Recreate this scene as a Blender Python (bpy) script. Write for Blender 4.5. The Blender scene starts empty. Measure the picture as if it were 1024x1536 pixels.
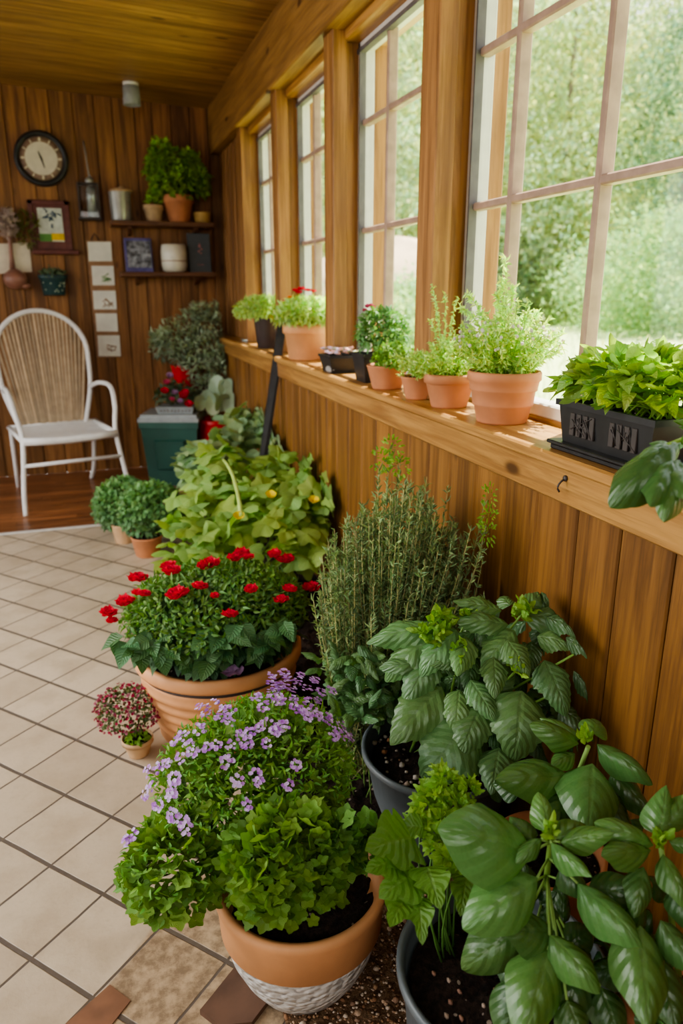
import bpy, math, random
import numpy as np
from mathutils import Vector
R = random.Random(7)
NR = np.random.default_rng(11)
scn = bpy.context.scene
COL = scn.collection
PI = math.pi

# ------------------------------------------------------------------ camera
F, CH = 1100.0, 1.35
PITCH = math.radians(16.8186); YAW = math.radians(18.4775)
CAM = np.array([0, 0, CH])
FW = np.array([math.sin(YAW) * math.cos(PITCH), math.cos(YAW) * math.cos(PITCH), -math.sin(PITCH)])
RT = np.array([math.cos(YAW), -math.sin(YAW), 0.0])
UP = np.cross(RT, FW)
cd = bpy.data.cameras.new('camera'); cam = bpy.data.objects.new('camera', cd); COL.objects.link(cam)
cam.location = CAM; cam.rotation_euler = (PI / 2 - PITCH, 0, -YAW)
cd.sensor_fit = 'VERTICAL'; cd.sensor_height = 36; cd.sensor_width = 24; cd.lens = 36 * F / 1536
cd.clip_start = .05; cd.clip_end = 300
cd.dof.use_dof = True; cd.dof.focus_distance = 1.45; cd.dof.aperture_fstop = 3.4
scn.camera = cam

def ray(x, y): return FW * F + RT * (x - 512) - UP * (y - 768)
def atd(x, y, d): return CAM + ray(x, y) / F * d          # a point seen at (x, y) and d metres deep
def atz(x, y, z): r = ray(x, y); return CAM + r * (z - CH) / r[2]
def aty(x, y, Y): r = ray(x, y); return CAM + r * Y / r[1]
def hit(x, y, c, r):                                      # front of an ellipsoid canopy
    c = np.array(c); r = np.array(r); d = ray(x, y) / r; o = (CAM - c) / r
    a = d @ d; b = d @ o; q = o @ o - 1; D = b * b - a * q
    t = (-b - math.sqrt(D)) / a if D > 0 else -b / a
    return CAM + ray(x, y) * t

# ------------------------------------------------------------------ node materials
class N:
    def __init__(s, name):
        s.m = bpy.data.materials.new(name); s.m.use_nodes = True; s.t = s.m.node_tree; s.t.nodes.clear()
        s.out = s.t.nodes.new('ShaderNodeOutputMaterial')
    def n(s, typ, ins=None, **kw):
        x = s.t.nodes.new('ShaderNode' + typ)
        for k, v in kw.items(): setattr(x, k, v)
        for k, v in (ins or {}).items():
            if isinstance(v, bpy.types.NodeSocket): s.t.links.new(v, x.inputs[k])
            else:
                if isinstance(v, tuple) and len(v) == 3 and x.inputs[k].type == 'RGBA': v = (*v, 1)
                x.inputs[k].default_value = v
        return x
    def math(s, op, a, b=0.0, c=0.0): return s.n('Math', {0: a, 1: b, 2: c}, operation=op).outputs[0]
    def mix(s, f, a, b, t='MIX'): return s.n('MixRGB', {0: f, 1: a, 2: b}, blend_type=t).outputs[0]
    def noise(s, v, sc, d=3.0, r=.5, dist=0.0):
        return s.n('TexNoise', {'Vector': v, 'Scale': sc, 'Detail': d, 'Roughness': r, 'Distortion': dist}).outputs['Fac']
    def ramp(s, f, a, b): 
        return s.n('MapRange', {0: f, 1: a, 2: b, 3: 0.0, 4: 1.0}, interpolation_type='SMOOTHSTEP').outputs[0]
    def obj(s): return s.n('TexCoord').outputs['Object']
    def mapping(s, v, sc, rot=(0, 0, 0), loc=(0, 0, 0)):
        return s.n('Mapping', {'Vector': v, 'Scale': sc, 'Rotation': rot, 'Location': loc}).outputs[0]
    def tint(s): return s.n('Attribute', attribute_name='tint').outputs['Color']
    def bump(s, h, st=.3, d=.01): return s.n('Bump', {'Height': h, 'Strength': st, 'Distance': d}).outputs[0]
    def bsdf(s, col, rough=.6, normal=None, **kw):
        b = s.n('BsdfPrincipled', {'Base Color': col, 'Roughness': rough})
        if normal is not None: s.t.links.new(normal, b.inputs['Normal'])
        for k, v in kw.items(): b.inputs[k.replace('_', ' ')].default_value = v
        return b
    def done(s, sh):
        s.t.links.new(sh.outputs[0] if hasattr(sh, 'outputs') else sh, s.out.inputs['Surface']); return s.m

def plain(name, c, rough=.6, var=.12, sc=25., bump=.1, metal=0.0, spec=.5, use_tint=False):
    k = N(name); v = k.obj(); n = k.noise(v, sc, 4)
    col = k.mix(k.ramp(n, .3, .7), tuple(x * (1 - var) for x in c), tuple(min(1, x * (1 + var)) for x in c))
    if use_tint: col = k.mix(1.0, col, k.tint(), 'MULTIPLY')
    return k.done(k.bsdf(col, rough, k.bump(n, bump, .004), Metallic=metal, Specular_IOR_Level=spec))

def wood(name, c1, c2, axis, rough=.5, fine=1.0, knots=True, dark=(.10, .045, .015)):
    k = N(name); v = k.obj(); t = k.tint()
    off = k.n('VectorMath', {0: t, 1: (37., 53., 71.)}, operation='MULTIPLY').outputs[0]
    v2 = k.n('VectorMath', {0: v, 1: off}, operation='ADD').outputs[0]
    s = [14 * fine] * 3; s[axis] = .9 * fine
    g = k.noise(k.mapping(v2, tuple(s)), 1.6, 6, .62, .6)
    s3 = [60 * fine] * 3; s3[axis] = 1.6
    g2 = k.noise(k.mapping(v2, tuple(s3)), 2.0, 4, .6)
    col = k.mix(k.ramp(g, .36, .64), tuple(x * .82 for x in c1), c2)
    col = k.mix(k.math('MULTIPLY', k.ramp(g2, .46, .72), .5), col, tuple(x * .5 for x in c1))
    if knots:
        s4 = [6.] * 3; s4[axis] = 2.6
        d = k.n('TexVoronoi', {'Vector': k.mapping(v2, tuple(s4)), 'Scale': 1.0, 'Randomness': 1.0}).outputs['Distance']
        col = k.mix(k.math('SUBTRACT', 1.0, k.ramp(d, .05, .13)), col, dark)
    col = k.mix(1.0, col, k.n('HueSaturation', {'Color': t, 'Saturation': .35, 'Value': 1.}).outputs[0], 'MULTIPLY')
    return k.done(k.bsdf(col, rough, k.bump(g2, .2, .004), Specular_IOR_Level=.35))

def leafmat(name, c, vein=(.45, .6, .25), rough=.45, trans=.3, nv=8., vs=.5, bumps=.5, spec=.45, veined=True, tcol=None):
    k = N(name); t = k.tint(); base = k.mix(1.0, (*c, 1), t, 'MULTIPLY'); nrm = None
    if veined:
        uv = k.n('TexCoord').outputs['UV']; sp = k.n('SeparateXYZ', {0: uv})
        u, w = sp.outputs[0], sp.outputs[1]
        a = k.math('ABSOLUTE', k.math('SUBTRACT', w, .5)); a = k.math('MULTIPLY', a, 2.)
        ph = k.math('SUBTRACT', k.math('MULTIPLY', u, nv), k.math('MULTIPLY', a, nv * .28))
        pp = k.math('PINGPONG', ph, .5)
        side = k.math('SUBTRACT', 1.0, k.ramp(pp, 0.0, .16))
        mid = k.math('SUBTRACT', 1.0, k.ramp(a, 0.02, .12))
        vn = k.math('MAXIMUM', mid, k.math('MULTIPLY', side, .6))
        cr = k.noise(uv, 26., 3)
        base = k.mix(k.math('MULTIPLY', vn, vs), base, k.mix(1.0, (*vein, 1), t, 'MULTIPLY'))
        base = k.mix(k.math('MULTIPLY', k.ramp(cr, .4, .75), .25), base, k.mix(1.0, base, (.55, .6, .5, 1), 'MULTIPLY'))
        h = k.math('ADD', k.math('MULTIPLY', pp, 1.2), k.math('MULTIPLY', cr, .25))
        h = k.math('SUBTRACT', h, k.math('MULTIPLY', mid, .5))
        nrm = k.bump(h, bumps, .006)
    geo = k.n('NewGeometry').outputs['Backfacing']
    base = k.mix(k.math('MULTIPLY', geo, .4), base, k.mix(1.0, base, (1.25, 1.3, 1.15, 1), 'MULTIPLY'))
    b = k.bsdf(base, rough, nrm, Specular_IOR_Level=spec)
    tr = k.n('BsdfTranslucent', {'Color': k.mix(1.0, base, (*(tcol or (1.35, 1.5, .45)), 1), 'MULTIPLY')})
    return k.done(k.n('MixShader', {0: trans, 1: b.outputs[0], 2: tr.outputs[0]}))

# ------------------------------------------------------------------ mesh builder
class MB:
    def __init__(s): s.v = []; s.f = {}; s.n = 0; s.t = []; s.u = []
    def add(s, V, Fc, tint=(1, 1, 1), uv=None, smooth=True):
        V = np.asarray(V, float).reshape(-1, 3); k = len(V)
        Fc = np.asarray(Fc, int); s.f.setdefault((Fc.shape[1], smooth), []).append(Fc + s.n)
        s.v.append(V); s.n += k
        t = np.asarray(tint, float); s.t.append(np.broadcast_to(t, (k, 3)) if t.ndim == 1 else t)
        s.u.append(np.zeros((k, 2)) if uv is None else np.asarray(uv, float)); return s
    def map(s, fn): s.v = [fn(x) for x in s.v]; return s
    def build(s, name, mat, parent=None, loc=None, label=None):
        org = np.zeros(3)
        p = parent
        while p is not None: org = org + np.array(p.location); p = p.parent
        loc = np.zeros(3) if loc is None else np.array(loc, float); org = org + loc
        V = np.concatenate(s.v) - org; T = np.concatenate(s.t); U = np.concatenate(s.u)
        me = bpy.data.meshes.new(name)
        idx, st, tot, sm = [], [], [], []; c = 0
        for (m, smo), lst in s.f.items():
            a = np.concatenate(lst); idx.append(a.ravel()); st.append(c + np.arange(len(a)) * m); c += a.size
            tot.append(np.full(len(a), m)); sm.append(np.full(len(a), smo))
        idx = np.concatenate(idx); st = np.concatenate(st); tot = np.concatenate(tot); sm = np.concatenate(sm)
        me.vertices.add(len(V)); me.vertices.foreach_set('co', V.astype(np.float32).ravel())
        me.loops.add(len(idx)); me.loops.foreach_set('vertex_index', idx.astype(np.int32))
        me.polygons.add(len(st)); me.polygons.foreach_set('loop_start', st.astype(np.int32))
        try: me.polygons.foreach_set('loop_total', tot.astype(np.int32))
        except Exception: pass
        me.polygons.foreach_set('use_smooth', sm)
        me.update(calc_edges=True)
        at = me.attributes.new('tint', 'FLOAT_COLOR', 'POINT')
        at.data.foreach_set('color', np.c_[T, np.ones(len(T))].astype(np.float32).ravel())
        ul = me.uv_layers.new(name='UVMap'); ul.data.foreach_set('uv', U[idx].astype(np.float32).ravel())
        me.materials.append(mat); me.validate()
        o = bpy.data.objects.new(name, me); COL.objects.link(o); o.parent = parent; o.location = loc
        if label: o['label'] = label
        return o
    # --- primitives
    def box(s, a, b, tint=(1, 1, 1), bev=0.0):
        a = np.minimum(a, b); b_ = np.maximum(a, b); x0, y0, z0 = a; x1, y1, z1 = b_
        if bev <= 0:
            V = [(x, y, z) for z in (z0, z1) for x, y in ((x0, y0), (x1, y0), (x1, y1), (x0, y1))]
            return s.add(V, [(3, 2, 1, 0), (4, 5, 6, 7), (0, 1, 5, 4), (1, 2, 6, 5), (2, 3, 7, 6), (3, 0, 4, 7)], tint, smooth=False)
        c = (np.array(a) + b_) / 2; h = (b_ - np.array(a)) / 2; e = min(bev, *(h * .49))
        V = []; 
        for i in range(3):                                    # six faces inset, bevel quads between
            for sg in (-1, 1):
                j, k = (i + 1) % 3, (i + 2) % 3
                for p, q in ((-1, -1), (1, -1), (1, 1), (-1, 1)):
                    w = np.zeros(3); w[i] = sg * h[i]; w[j] = p * (h[j] - e); w[k] = q * (h[k] - e); V.append(c + w)
        def vi(i, sg, d):
            j, k = (i + 1) % 3, (i + 2) % 3
            return i * 8 + (4 if sg > 0 else 0) + {(-1, -1): 0, (1, -1): 1, (1, 1): 2, (-1, 1): 3}[(d[j], d[k])]
        Q = []; T3 = []
        for i in range(3):
            for sg in (-1, 1):
                o = i * 8 + (4 if sg > 0 else 0); f = (o, o + 1, o + 2, o + 3); Q.append(f if sg > 0 else f[::-1])
        for i in range(3):
            j, k = (i + 1) % 3, (i + 2) % 3
            for si in (-1, 1):
                for sj in (-1, 1):
                    d0 = {i: si, j: sj, k: -1}; d1 = {i: si, j: sj, k: 1}
                    f = [vi(i, si, d0), vi(j, sj, d0), vi(j, sj, d1), vi(i, si, d1)]
                    Q.append(f if si * sj > 0 else f[::-1])
        for sx in (-1, 1):
            for sy in (-1, 1):
                for sz in (-1, 1):
                    d = {0: sx, 1: sy, 2: sz}; f = [vi(0, sx, d), vi(1, sy, d), vi(2, sz, d)]
                    T3.append(f if sx * sy * sz > 0 else f[::-1])
        n0 = s.n; s.add(V, Q, tint, smooth=False); s.f.setdefault((3, False), []).append(np.array(T3) + n0); return s
    def lathe(s, prof, c, seg=40, tint=(1, 1, 1), sq=None):
        c = np.array(c); a = np.arange(seg) / seg * 2 * PI; V = []
        for r, z in prof: V.append(np.c_[np.cos(a) * r, np.sin(a) * r, np.full(seg, z)] + c)
        Q = []
        for i in range(len(prof) - 1):
            j = np.arange(seg); k = (j + 1) % seg; Q.append(np.c_[i * seg + j, i * seg + k, (i + 1) * seg + k, (i + 1) * seg + j])
        return s.add(np.concatenate(V), np.concatenate(Q), tint)
    def tube(s, pts, r, sides=6, tint=(1, 1, 1), cap=True):
        P = np.array(pts, float); n = len(P); rr = np.broadcast_to(np.asarray(r, float), (n,)) if np.ndim(r) < 1 or len(np.atleast_1d(r)) == n else np.linspace(r[0], r[-1], n)
        T = np.gradient(P, axis=0); T /= np.linalg.norm(T, axis=1)[:, None] + 1e-12
        ref = np.array([0, 0, 1.]) if abs(T[:, 2]).mean() < .8 else np.array([1., 0, 0])
        A = np.cross(T, ref); A /= np.linalg.norm(A, axis=1)[:, None] + 1e-12; B = np.cross(T, A)
        a = np.arange(sides) / sides * 2 * PI
        V = P[:, None] + rr[:, None, None] * (A[:, None] * np.cos(a)[None, :, None] + B[:, None] * np.sin(a)[None, :, None])
        V = V.reshape(-1, 3); j = np.arange(sides); k = (j + 1) % sides
        Q = np.concatenate([np.c_[i * sides + j, i * sides + k, (i + 1) * sides + k, (i + 1) * sides + j] for i in range(n - 1)])
        n0 = s.n; s.add(V, Q, tint)
        if cap:
            s.f.setdefault((sides, False), []).append(np.array([np.arange(sides)[::-1], (n - 1) * sides + np.arange(sides)]) + n0)
        return s
    def ball(s, c, r, tint=(1, 1, 1), seg=8, jit=0.0):
        r = np.broadcast_to(np.asarray(r, float), (3,)); V = []; rings = max(3, seg // 2)
        a = np.arange(seg) / seg * 2 * PI
        for i in range(rings + 1):
            t = PI * min(max(i / rings, .02), .98); V.append(np.c_[np.sin(t) * np.cos(a), np.sin(t) * np.sin(a), np.full(seg, math.cos(t))])
        V = np.concatenate(V)
        if jit: V = V * (1 + NR.uniform(-jit, jit, (len(V), 1)))
        j = np.arange(seg); k = (j + 1) % seg
        Q = np.concatenate([np.c_[i * seg + k, i * seg + j, (i + 1) * seg + j, (i + 1) * seg + k] for i in range(rings)])
        return s.add(V * r + np.array(c), Q, tint)
    def leaves(s, tm, B, D, Nn, L, W, tint, smooth=True):
        tms = tm if isinstance(tm, list) else [tm]
        B = np.asarray(B, float).reshape(-1, 3); K = max(len(B), len(np.asarray(D, float).reshape(-1, 3))); B = np.broadcast_to(B, (K, 3))
        if K == 0: return s
        D = np.broadcast_to(np.asarray(D, float), (K, 3)); Nn = np.broadcast_to(np.asarray(Nn, float), (K, 3))
        L = np.broadcast_to(np.asarray(L, float), (K,)); W = np.broadcast_to(np.asarray(W, float), (K,))
        tint = np.broadcast_to(np.asarray(tint, float), (K, 3))
        D = D / (np.linalg.norm(D, axis=1)[:, None] + 1e-9)
        S = np.cross(Nn, D); ln = np.linalg.norm(S, axis=1); bad = ln < 1e-3
        if bad.any(): S[bad] = np.cross(np.array([.3, .9, .2]), D[bad]); ln = np.linalg.norm(S, axis=1)
        S /= ln[:, None]; M = np.cross(D, S)
        pick = NR.integers(0, len(tms), K)
        for q, (V, Fc, U) in enumerate(tms):
            m = np.where(pick == q)[0]
            if not len(m): continue
            X = (B[m][:, None] + V[None, :, 0, None] * (D[m] * L[m, None])[:, None] + V[None, :, 1, None] * (S[m] * W[m, None])[:, None]
                 + V[None, :, 2, None] * (M[m] * L[m, None])[:, None])
            kf = (Fc[None] + (np.arange(len(m)) * len(V))[:, None, None]).reshape(-1, Fc.shape[1])
            s.add(X.reshape(-1, 3), kf, np.repeat(tint[m], len(V), 0), np.tile(U, (len(m), 1)), smooth)
        return s

def tpl(prof, nu=8, nv=4, fold=.15, droop=.5, puck=0.0, wave=0.0, seed=0, dome=0.0):
    rg = np.random.default_rng(seed); V = []; U = []
    us = np.linspace(0, 1, nu + 1); ang = droop * us ** 1.3; dx = np.cos(ang) / nu; dz = -np.sin(ang) / nu
    X = np.concatenate([[0], np.cumsum(dx[1:])]); Z = np.concatenate([[0], np.cumsum(dz[1:])])
    ph = rg.uniform(0, 6)
    for i, u in enumerate(us):
        w = prof(u)
        for j in range(nv + 1):
            v = -1 + 2 * j / nv
            z = Z[i] - dome * (abs(v) ** 2.2) * w * .5 - .04 * dome * math.exp(-(v * 5) ** 2) * w + fold * abs(v) * w * .5 + puck * math.sin(u * 22 + abs(v) * -5) * (1 - abs(v) ** 2) * w + wave * math.sin(u * 9 + ph + (2 if v > 0 else 0)) * abs(v) ** 2 * w
            V.append((X[i], v * w * .5, z)); U.append((u, v * .5 + .5))
    Q = [(i * (nv + 1) + j, (i + 1) * (nv + 1) + j, (i + 1) * (nv + 1) + j + 1, i * (nv + 1) + j + 1) for i in range(nu) for j in range(nv)]
    return np.array(V), np.array(Q), np.array(U)
def polar(rad, seg=20, cup=.15, wave=.06, seed=0, stem=.35):
    rg = np.random.default_rng(seed); V = []; U = []; ph = rg.uniform(0, 6)
    for rr in (.04, .5, 1.0):
        for j in range(seg):
            th = j / seg * 2 * PI - PI; q = rad(th) * rr
            V.append((stem + math.cos(th) * q * .62, math.sin(th) * q * .55, cup * rr * rr * q + wave * rr * math.sin(3 * th + ph)))
            U.append((rr, (th * 7 / (2 * PI)) % 1 * .999))
    Q = [(i * seg + j, (i + 1) * seg + j, (i + 1) * seg + (j + 1) % seg, i * seg + (j + 1) % seg) for i in range(2) for j in range(seg)]
    return np.array(V), np.array(Q), np.array(U)
ovate = lambda u: (max(0, math.sin(PI * u ** .62)) ** .8) * (1 - .25 * u) * 1.02 + .012
lance = lambda u: (max(0, math.sin(PI * u ** .7)) ** .9) + .02
def serr(k, a): return lambda u: ovate(u) * (1 - a + a * ((u * k) % 1.0) * 1.0) if u < .97 else ovate(u)
def lobes3(u): return ovate(u) * (.60 + .46 * abs(math.sin(u * PI * 2.6 + .35)) ** .7)
BASIL = [tpl(ovate, 14, 8, .0, dr, .022, .05, i, .62) for i, dr in enumerate((.6, .9, 1.2, .4))]
SERR = [tpl(serr(8, .16), 24, 6, .05, dr, .026, .09, i, .45) for i, dr in enumerate((.6, 1.0, 1.35))]
LOBE = [tpl(lobes3, 14, 4, .15, dr, .012, .08, i) for i, dr in enumerate((.4, .8, 1.0))]
OV = [tpl(ovate, 5, 2, .25, dr, 0, .05, i) for i, dr in enumerate((.3, .7, 1.1))]
LAN = [tpl(lance, 4, 2, .2, dr, 0, 0, i) for i, dr in enumerate((.2, .6, 1.0))]
NEED = [(np.array([(0, -.5, 0), (0, .5, 0), (1, .15, -.08), (1, -.15, -.08)]), np.array([(0, 3, 2, 1)]), np.array([(0, 0), (0, 1), (1, 1), (1, 0.)]))]
DIA = [(np.array([(0, 0, 0), (.45, -.5, z), (1, 0, -.1), (.45, .5, z)]), np.array([(0, 1, 2, 3)]), np.array([(0, .5), (.45, 0), (1, .5), (.45, 1.)])) for z in (.06, -.05)]
IVY = [polar(lambda t: .84 + .15 * math.cos(5 * t) - .25 * max(0, abs(t) / PI - .8) * 5, 20, .12, .05, i) for i in range(3)]
RUFF = [polar(lambda t: .8 + .12 * math.cos(7 * t) + .08 * math.cos(11 * t + 1), 22, .25, .13, i) for i in range(3)]
GOURD = [polar(lambda t: .86 + .15 * math.cos(5 * t) - .7 * max(0, abs(t) / PI - .86) * 6, 30, -.12, .07, i, .25) for i in range(3)]
ROUND = [polar(lambda t: .95, 14, .1, .04, i) for i in range(2)]

def rnd(n, lo, hi): return NR.uniform(lo, hi, n)
def greens(n, v=.25, yel=.15):
    b = 1 + NR.uniform(-v, v, n); y = NR.uniform(-yel, yel, n)
    return np.c_[b * (1 + y), b, b * (1 - y)]
def unit(n):
    v = NR.normal(size=(n, 3)); return v / np.linalg.norm(v, axis=1)[:, None]
def shell(n, c, r, lo=.6, zmin=-.5):
    c = np.array(c); r = np.array(r); out = np.zeros((0, 3))
    while len(out) < n:
        v = unit(n * 2); v = v[v[:, 2] > zmin]; out = np.concatenate([out, v])
    v = out[:n]; k = rnd(n, lo ** 3, 1) ** (1 / 3); return c + v * r * k[:, None], v
def bush(mb, tm, n, c, r, L, W, up=.6, lo=.55, zmin=-.4, v=.25, yel=.15, shade=.5, mult=(1, 1, 1), rand=.6):
    P, d = shell(n, c, r, lo, zmin); D = d + unit(n) * rand; D[:, 2] += .0
    Nn = d * .6 + np.array([0, 0, up]) + unit(n) * .35
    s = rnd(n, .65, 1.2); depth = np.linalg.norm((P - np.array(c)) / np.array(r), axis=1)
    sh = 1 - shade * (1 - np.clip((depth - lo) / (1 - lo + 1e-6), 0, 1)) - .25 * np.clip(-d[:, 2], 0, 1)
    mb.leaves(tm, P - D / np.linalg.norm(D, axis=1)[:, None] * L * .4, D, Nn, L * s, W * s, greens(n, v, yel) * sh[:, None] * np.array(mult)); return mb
def curve(a, b, bend, n=6):
    a = np.array(a); b = np.array(b); t = np.linspace(0, 1, n)[:, None]; m = (a + b) / 2 + np.array(bend)
    return (1 - t) ** 2 * a + 2 * t * (1 - t) * m + t * t * b
def pleaf(mb, tm, lst, wmul=1.0, mult=(1, 1, 1), nb=(0, 0, .75), v=.12):
    for (bx, by, bd, tx, ty, td, w, br) in lst:
        a, b = atd(bx, by, bd), atd(tx, ty, td); d = b - a; L = np.linalg.norm(d) * 1.12
        nn = -FW * .75 + np.array(nb) + unit(1)[0] * .12
        mb.leaves(tm, a, d + np.array([0, 0, .25 * L]), nn, L, L * w * wmul, greens(1, v, .06)[0] * br * np.array(mult))
def keepin(x):                                                # foliage bends away from the wall boards
    x = x.copy(); m = (x[:, 0] > .82) & (x[:, 2] < 1.02); x[m, 0] = .82 + .075 * np.tanh((x[m, 0] - .82) / .075); return x

# ------------------------------------------------------------------ object helpers
def tag(o, label, cat, group=None, kind=None):
    o['label'] = label; o['category'] = cat
    if group: o['group'] = group
    if kind: o['kind'] = kind
    return o
def thing(name, label, cat, loc, group=None):
    o = bpy.data.objects.new(name, None); COL.objects.link(o); o.location = loc; o.empty_display_size = .05
    return tag(o, label, cat, group)
def struct(o): o['kind'] = 'structure'; return o

# ------------------------------------------------------------------ materials
M = {}
M['wall'] = wood('dark stained plank', (.20, .090, .028), (.35, .165, .054), 2)
M['wains'] = wood('stained wainscot plank', (.185, .078, .017), (.30, .138, .033), 2)
M['pine'] = wood('varnished pine along', (.36, .172, .052), (.50, .275, .088), 1, rough=.33)
M['post'] = wood('varnished pine post', (.26, .122, .040), (.38, .192, .067), 2, knots=False)
M['ceil'] = wood('pine ceiling board', (.28, .15, .05), (.40, .23, .085), 0)
M['beam'] = wood('pine beam', (.27, .138, .042), (.37, .205, .067), 1)
M['shelf'] = wood('dark shelf wood', (.12, .05, .022), (.20, .09, .04), 0, knots=False)
M['wfloor'] = wood('red brown floor board', (.22, .085, .035), (.38, .16, .065), 0, rough=.3, knots=False)
M['muntin'] = plain('painted window bar', (.36, .245, .18), .5)
M['sash'] = plain('pale window sash', (.62, .60, .56), .45, .05)
M['seal'] = plain('dark window seal', (.12, .11, .11), .5)
M['terra'] = plain('terracotta', (.52, .215, .095), .75, .16, 9., .15)
M['terra2'] = plain('orange terracotta', (.62, .30, .13), .6, .12, 7., .1)
M['terrapale'] = plain('pale clay', (.62, .40, .22), .75, .12, 12.)
M['mustard'] = plain('mustard clay', (.50, .33, .10), .6)
M['tan'] = plain('tan clay', (.50, .35, .20), .8)
M['greypot'] = plain('slate grey plastic', (.105, .125, .135), .42, .1, 14., .08)
M['black'] = plain('black plastic', (.018, .018, .018), .42, .2, 30., .05)
M['darkpot'] = plain('dark brown glaze', (.055, .04, .038), .28, .2, 10.)
M['red'] = plain('red glaze', (.55, .012, .02), .35, .1)
M['white'] = plain('white enamel', (.80, .80, .78), .35, .04)
M['strap'] = plain('beige strap', (.52, .40, .27), .6, .1, use_tint=True)
M['greenbin'] = plain('green plastic', (.025, .10, .075), .45, .1, 8.)
M['lid'] = plain('grey plastic lid', (.30, .33, .33), .5, .08)
M['glassware'] = plain('grey glass', (.34, .38, .38), .12, .3, 9., .02, .3)
M['iron'] = plain('dark iron', (.05, .04, .035), .5)
M['galv'] = plain('galvanised tin', (.42, .44, .42), .35, .15, 12., .05, .6)
M['maroon'] = plain('dark maroon wood', (.13, .035, .025), .5, .2)
M['cream'] = plain('cream paper', (.66, .60, .47), .8, .06)
M['card'] = plain('white card', (.70, .70, .62), .7, .06, 14.)
M['cardbrown'] = plain('printed brown', (.30, .17, .09), .8)
M['ceramic'] = plain('cream ceramic', (.70, .68, .56), .25, .08, 8.)
M['bookgrey'] = plain('charcoal cover', (.075, .09, .095), .5, .08)
M['pink'] = plain('pink print', (.55, .22, .2), .6)
M['tealpot'] = plain('dark teal glaze', (.02, .06, .06), .35, .2)
M['dots'] = plain('pale dots', (.5, .55, .4), .5)
M['picblue'] = plain('blue ink', (.06, .11, .18), .7)
M['pale'] = plain('pale print paper', (.55, .60, .55), .7)
M['yellow'] = plain('yellow print', (.70, .48, .03), .7)
M['pgreen'] = plain('green print', (.10, .26, .06), .7)
M['copper'] = plain('dull copper', (.27, .13, .09), .4, .2, 9.)
M['dried'] = plain('dried petals', (.42, .33, .28), .9)
M['stem'] = plain('green stem', (.20, .34, .08), .6, use_tint=True)
M['wstem'] = plain('woody stem', (.20, .15, .09), .8, use_tint=True)
M['purplecover'] = plain('violet cover', (.12, .11, .30), .35, .3, 16.)
M['photo'] = plain('photo print', (.22, .24, .28), .3, .8, 22., 0)
M['bark'] = plain('bark', (.20, .16, .12), .9, .3, 4.)
M['clockface'] = plain('clock face', (.62, .58, .48), .5, .05)
M['clockring'] = plain('clock chapter ring', (.23, .15, .11), .5, .2)
M['slate'] = plain('brown stone', (.115, .06, .036), .7, .25, 12., .4)
M['brick'] = plain('red brown brick', (.22, .105, .055), .6, .2, 12., .2)
M['stone'] = plain('grey stone', (.32, .30, .28), .8, .25, 20., .3)

def m_tiles():
    k = N('beige floor tile'); v = k.obj(); sp = k.n('SeparateXYZ', {0: v}); x, y = sp.outputs[0], sp.outputs[1]
    def lin(ax, ay, c, s): return k.math('ADD', k.math('MULTIPLY_ADD', x, ax / s, c), k.math('MULTIPLY', y, ay / s))
    A = (-.183, 1.888); d1 = (.668, -.744); d2 = (-.744, -.668)
    u = lin(*d1, -(A[0] * d1[0] + A[1] * d1[1]) / .181, .181); w = lin(*d2, -(A[0] * d2[0] + A[1] * d2[1]) / .199, .199)
    wob = k.math('MULTIPLY', k.math('SUBTRACT', k.noise(v, 9., 2), .5), .022)
    u = k.math('ADD', u, wob); w = k.math('ADD', w, wob)
    pu, pw = k.math('PINGPONG', u, .5), k.math('PINGPONG', w, .5)
    g = k.math('MAXIMUM', k.math('SUBTRACT', 1., k.ramp(pu, .010, .022)), k.math('SUBTRACT', 1., k.ramp(pw, .020, .034)))
    cell = k.n('CombineXYZ', {0: k.math('FLOOR', u), 1: k.math('FLOOR', w), 2: 0.0}).outputs[0]
    cr = k.n('TexWhiteNoise', {'Vector': cell}, noise_dimensions='3D').outputs['Value']
    n1 = k.noise(v, 7., 5, .6); n2 = k.noise(v, 70., 4, .65)
    col = k.mix(cr, (.46, .37, .265), (.56, .46, .335))
    col = k.mix(k.math('MULTIPLY', k.ramp(n1, .38, .68), .75), col, (.40, .315, .215))
    col = k.mix(k.math('MULTIPLY', k.ramp(n2, .5, .8), .35), col, (.33, .26, .18))
    # rough weathered stone tiles around the pots by the bed
    near = k.math('MULTIPLY', k.ramp(k.math('ADD', x, k.math('MULTIPLY', y, -.86)), -1.16, -1.14), k.ramp(k.math('SUBTRACT', 1.5, y), 0., .05))
    rough = k.mix(k.ramp(k.noise(v, 28., 6, .7), .35, .65), (.15, .095, .05), (.46, .33, .20))
    col = k.mix(k.math('MULTIPLY', near, .8), col, rough)
    col = k.mix(g, col, k.mix(n2, (.085, .065, .05), (.15, .12, .095)))
    h = k.math('ADD', k.math('SUBTRACT', 1., g), k.math('MULTIPLY', n2, .25))
    return k.done(k.bsdf(col, k.math('MULTIPLY_ADD', n1, .25, .36), k.bump(h, .5, .004), Specular_IOR_Level=.45))
def m_soil(name, a, b, specks=True):
    k = N(name); v = k.obj(); n = k.noise(v, 60., 6, .7); col = k.mix(k.ramp(n, .35, .7), a, b)
    if specks:
        vo = k.n('TexVoronoi', {'Vector': v, 'Scale': 70.}); rv = k.n('SeparateColor', {0: vo.outputs['Color']}).outputs[0]
        sp = k.math('MULTIPLY', k.math('LESS_THAN', vo.outputs['Distance'], .28), k.math('GREATER_THAN', rv, .88))
        col = k.mix(sp, col, (.42, .34, .27))
    return k.done(k.bsdf(col, .9, k.bump(n, 1.0, .02), Specular_IOR_Level=.25))
M['soil'] = m_soil('potting soil', (.010, .006, .004), (.055, .032, .022))
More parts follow.
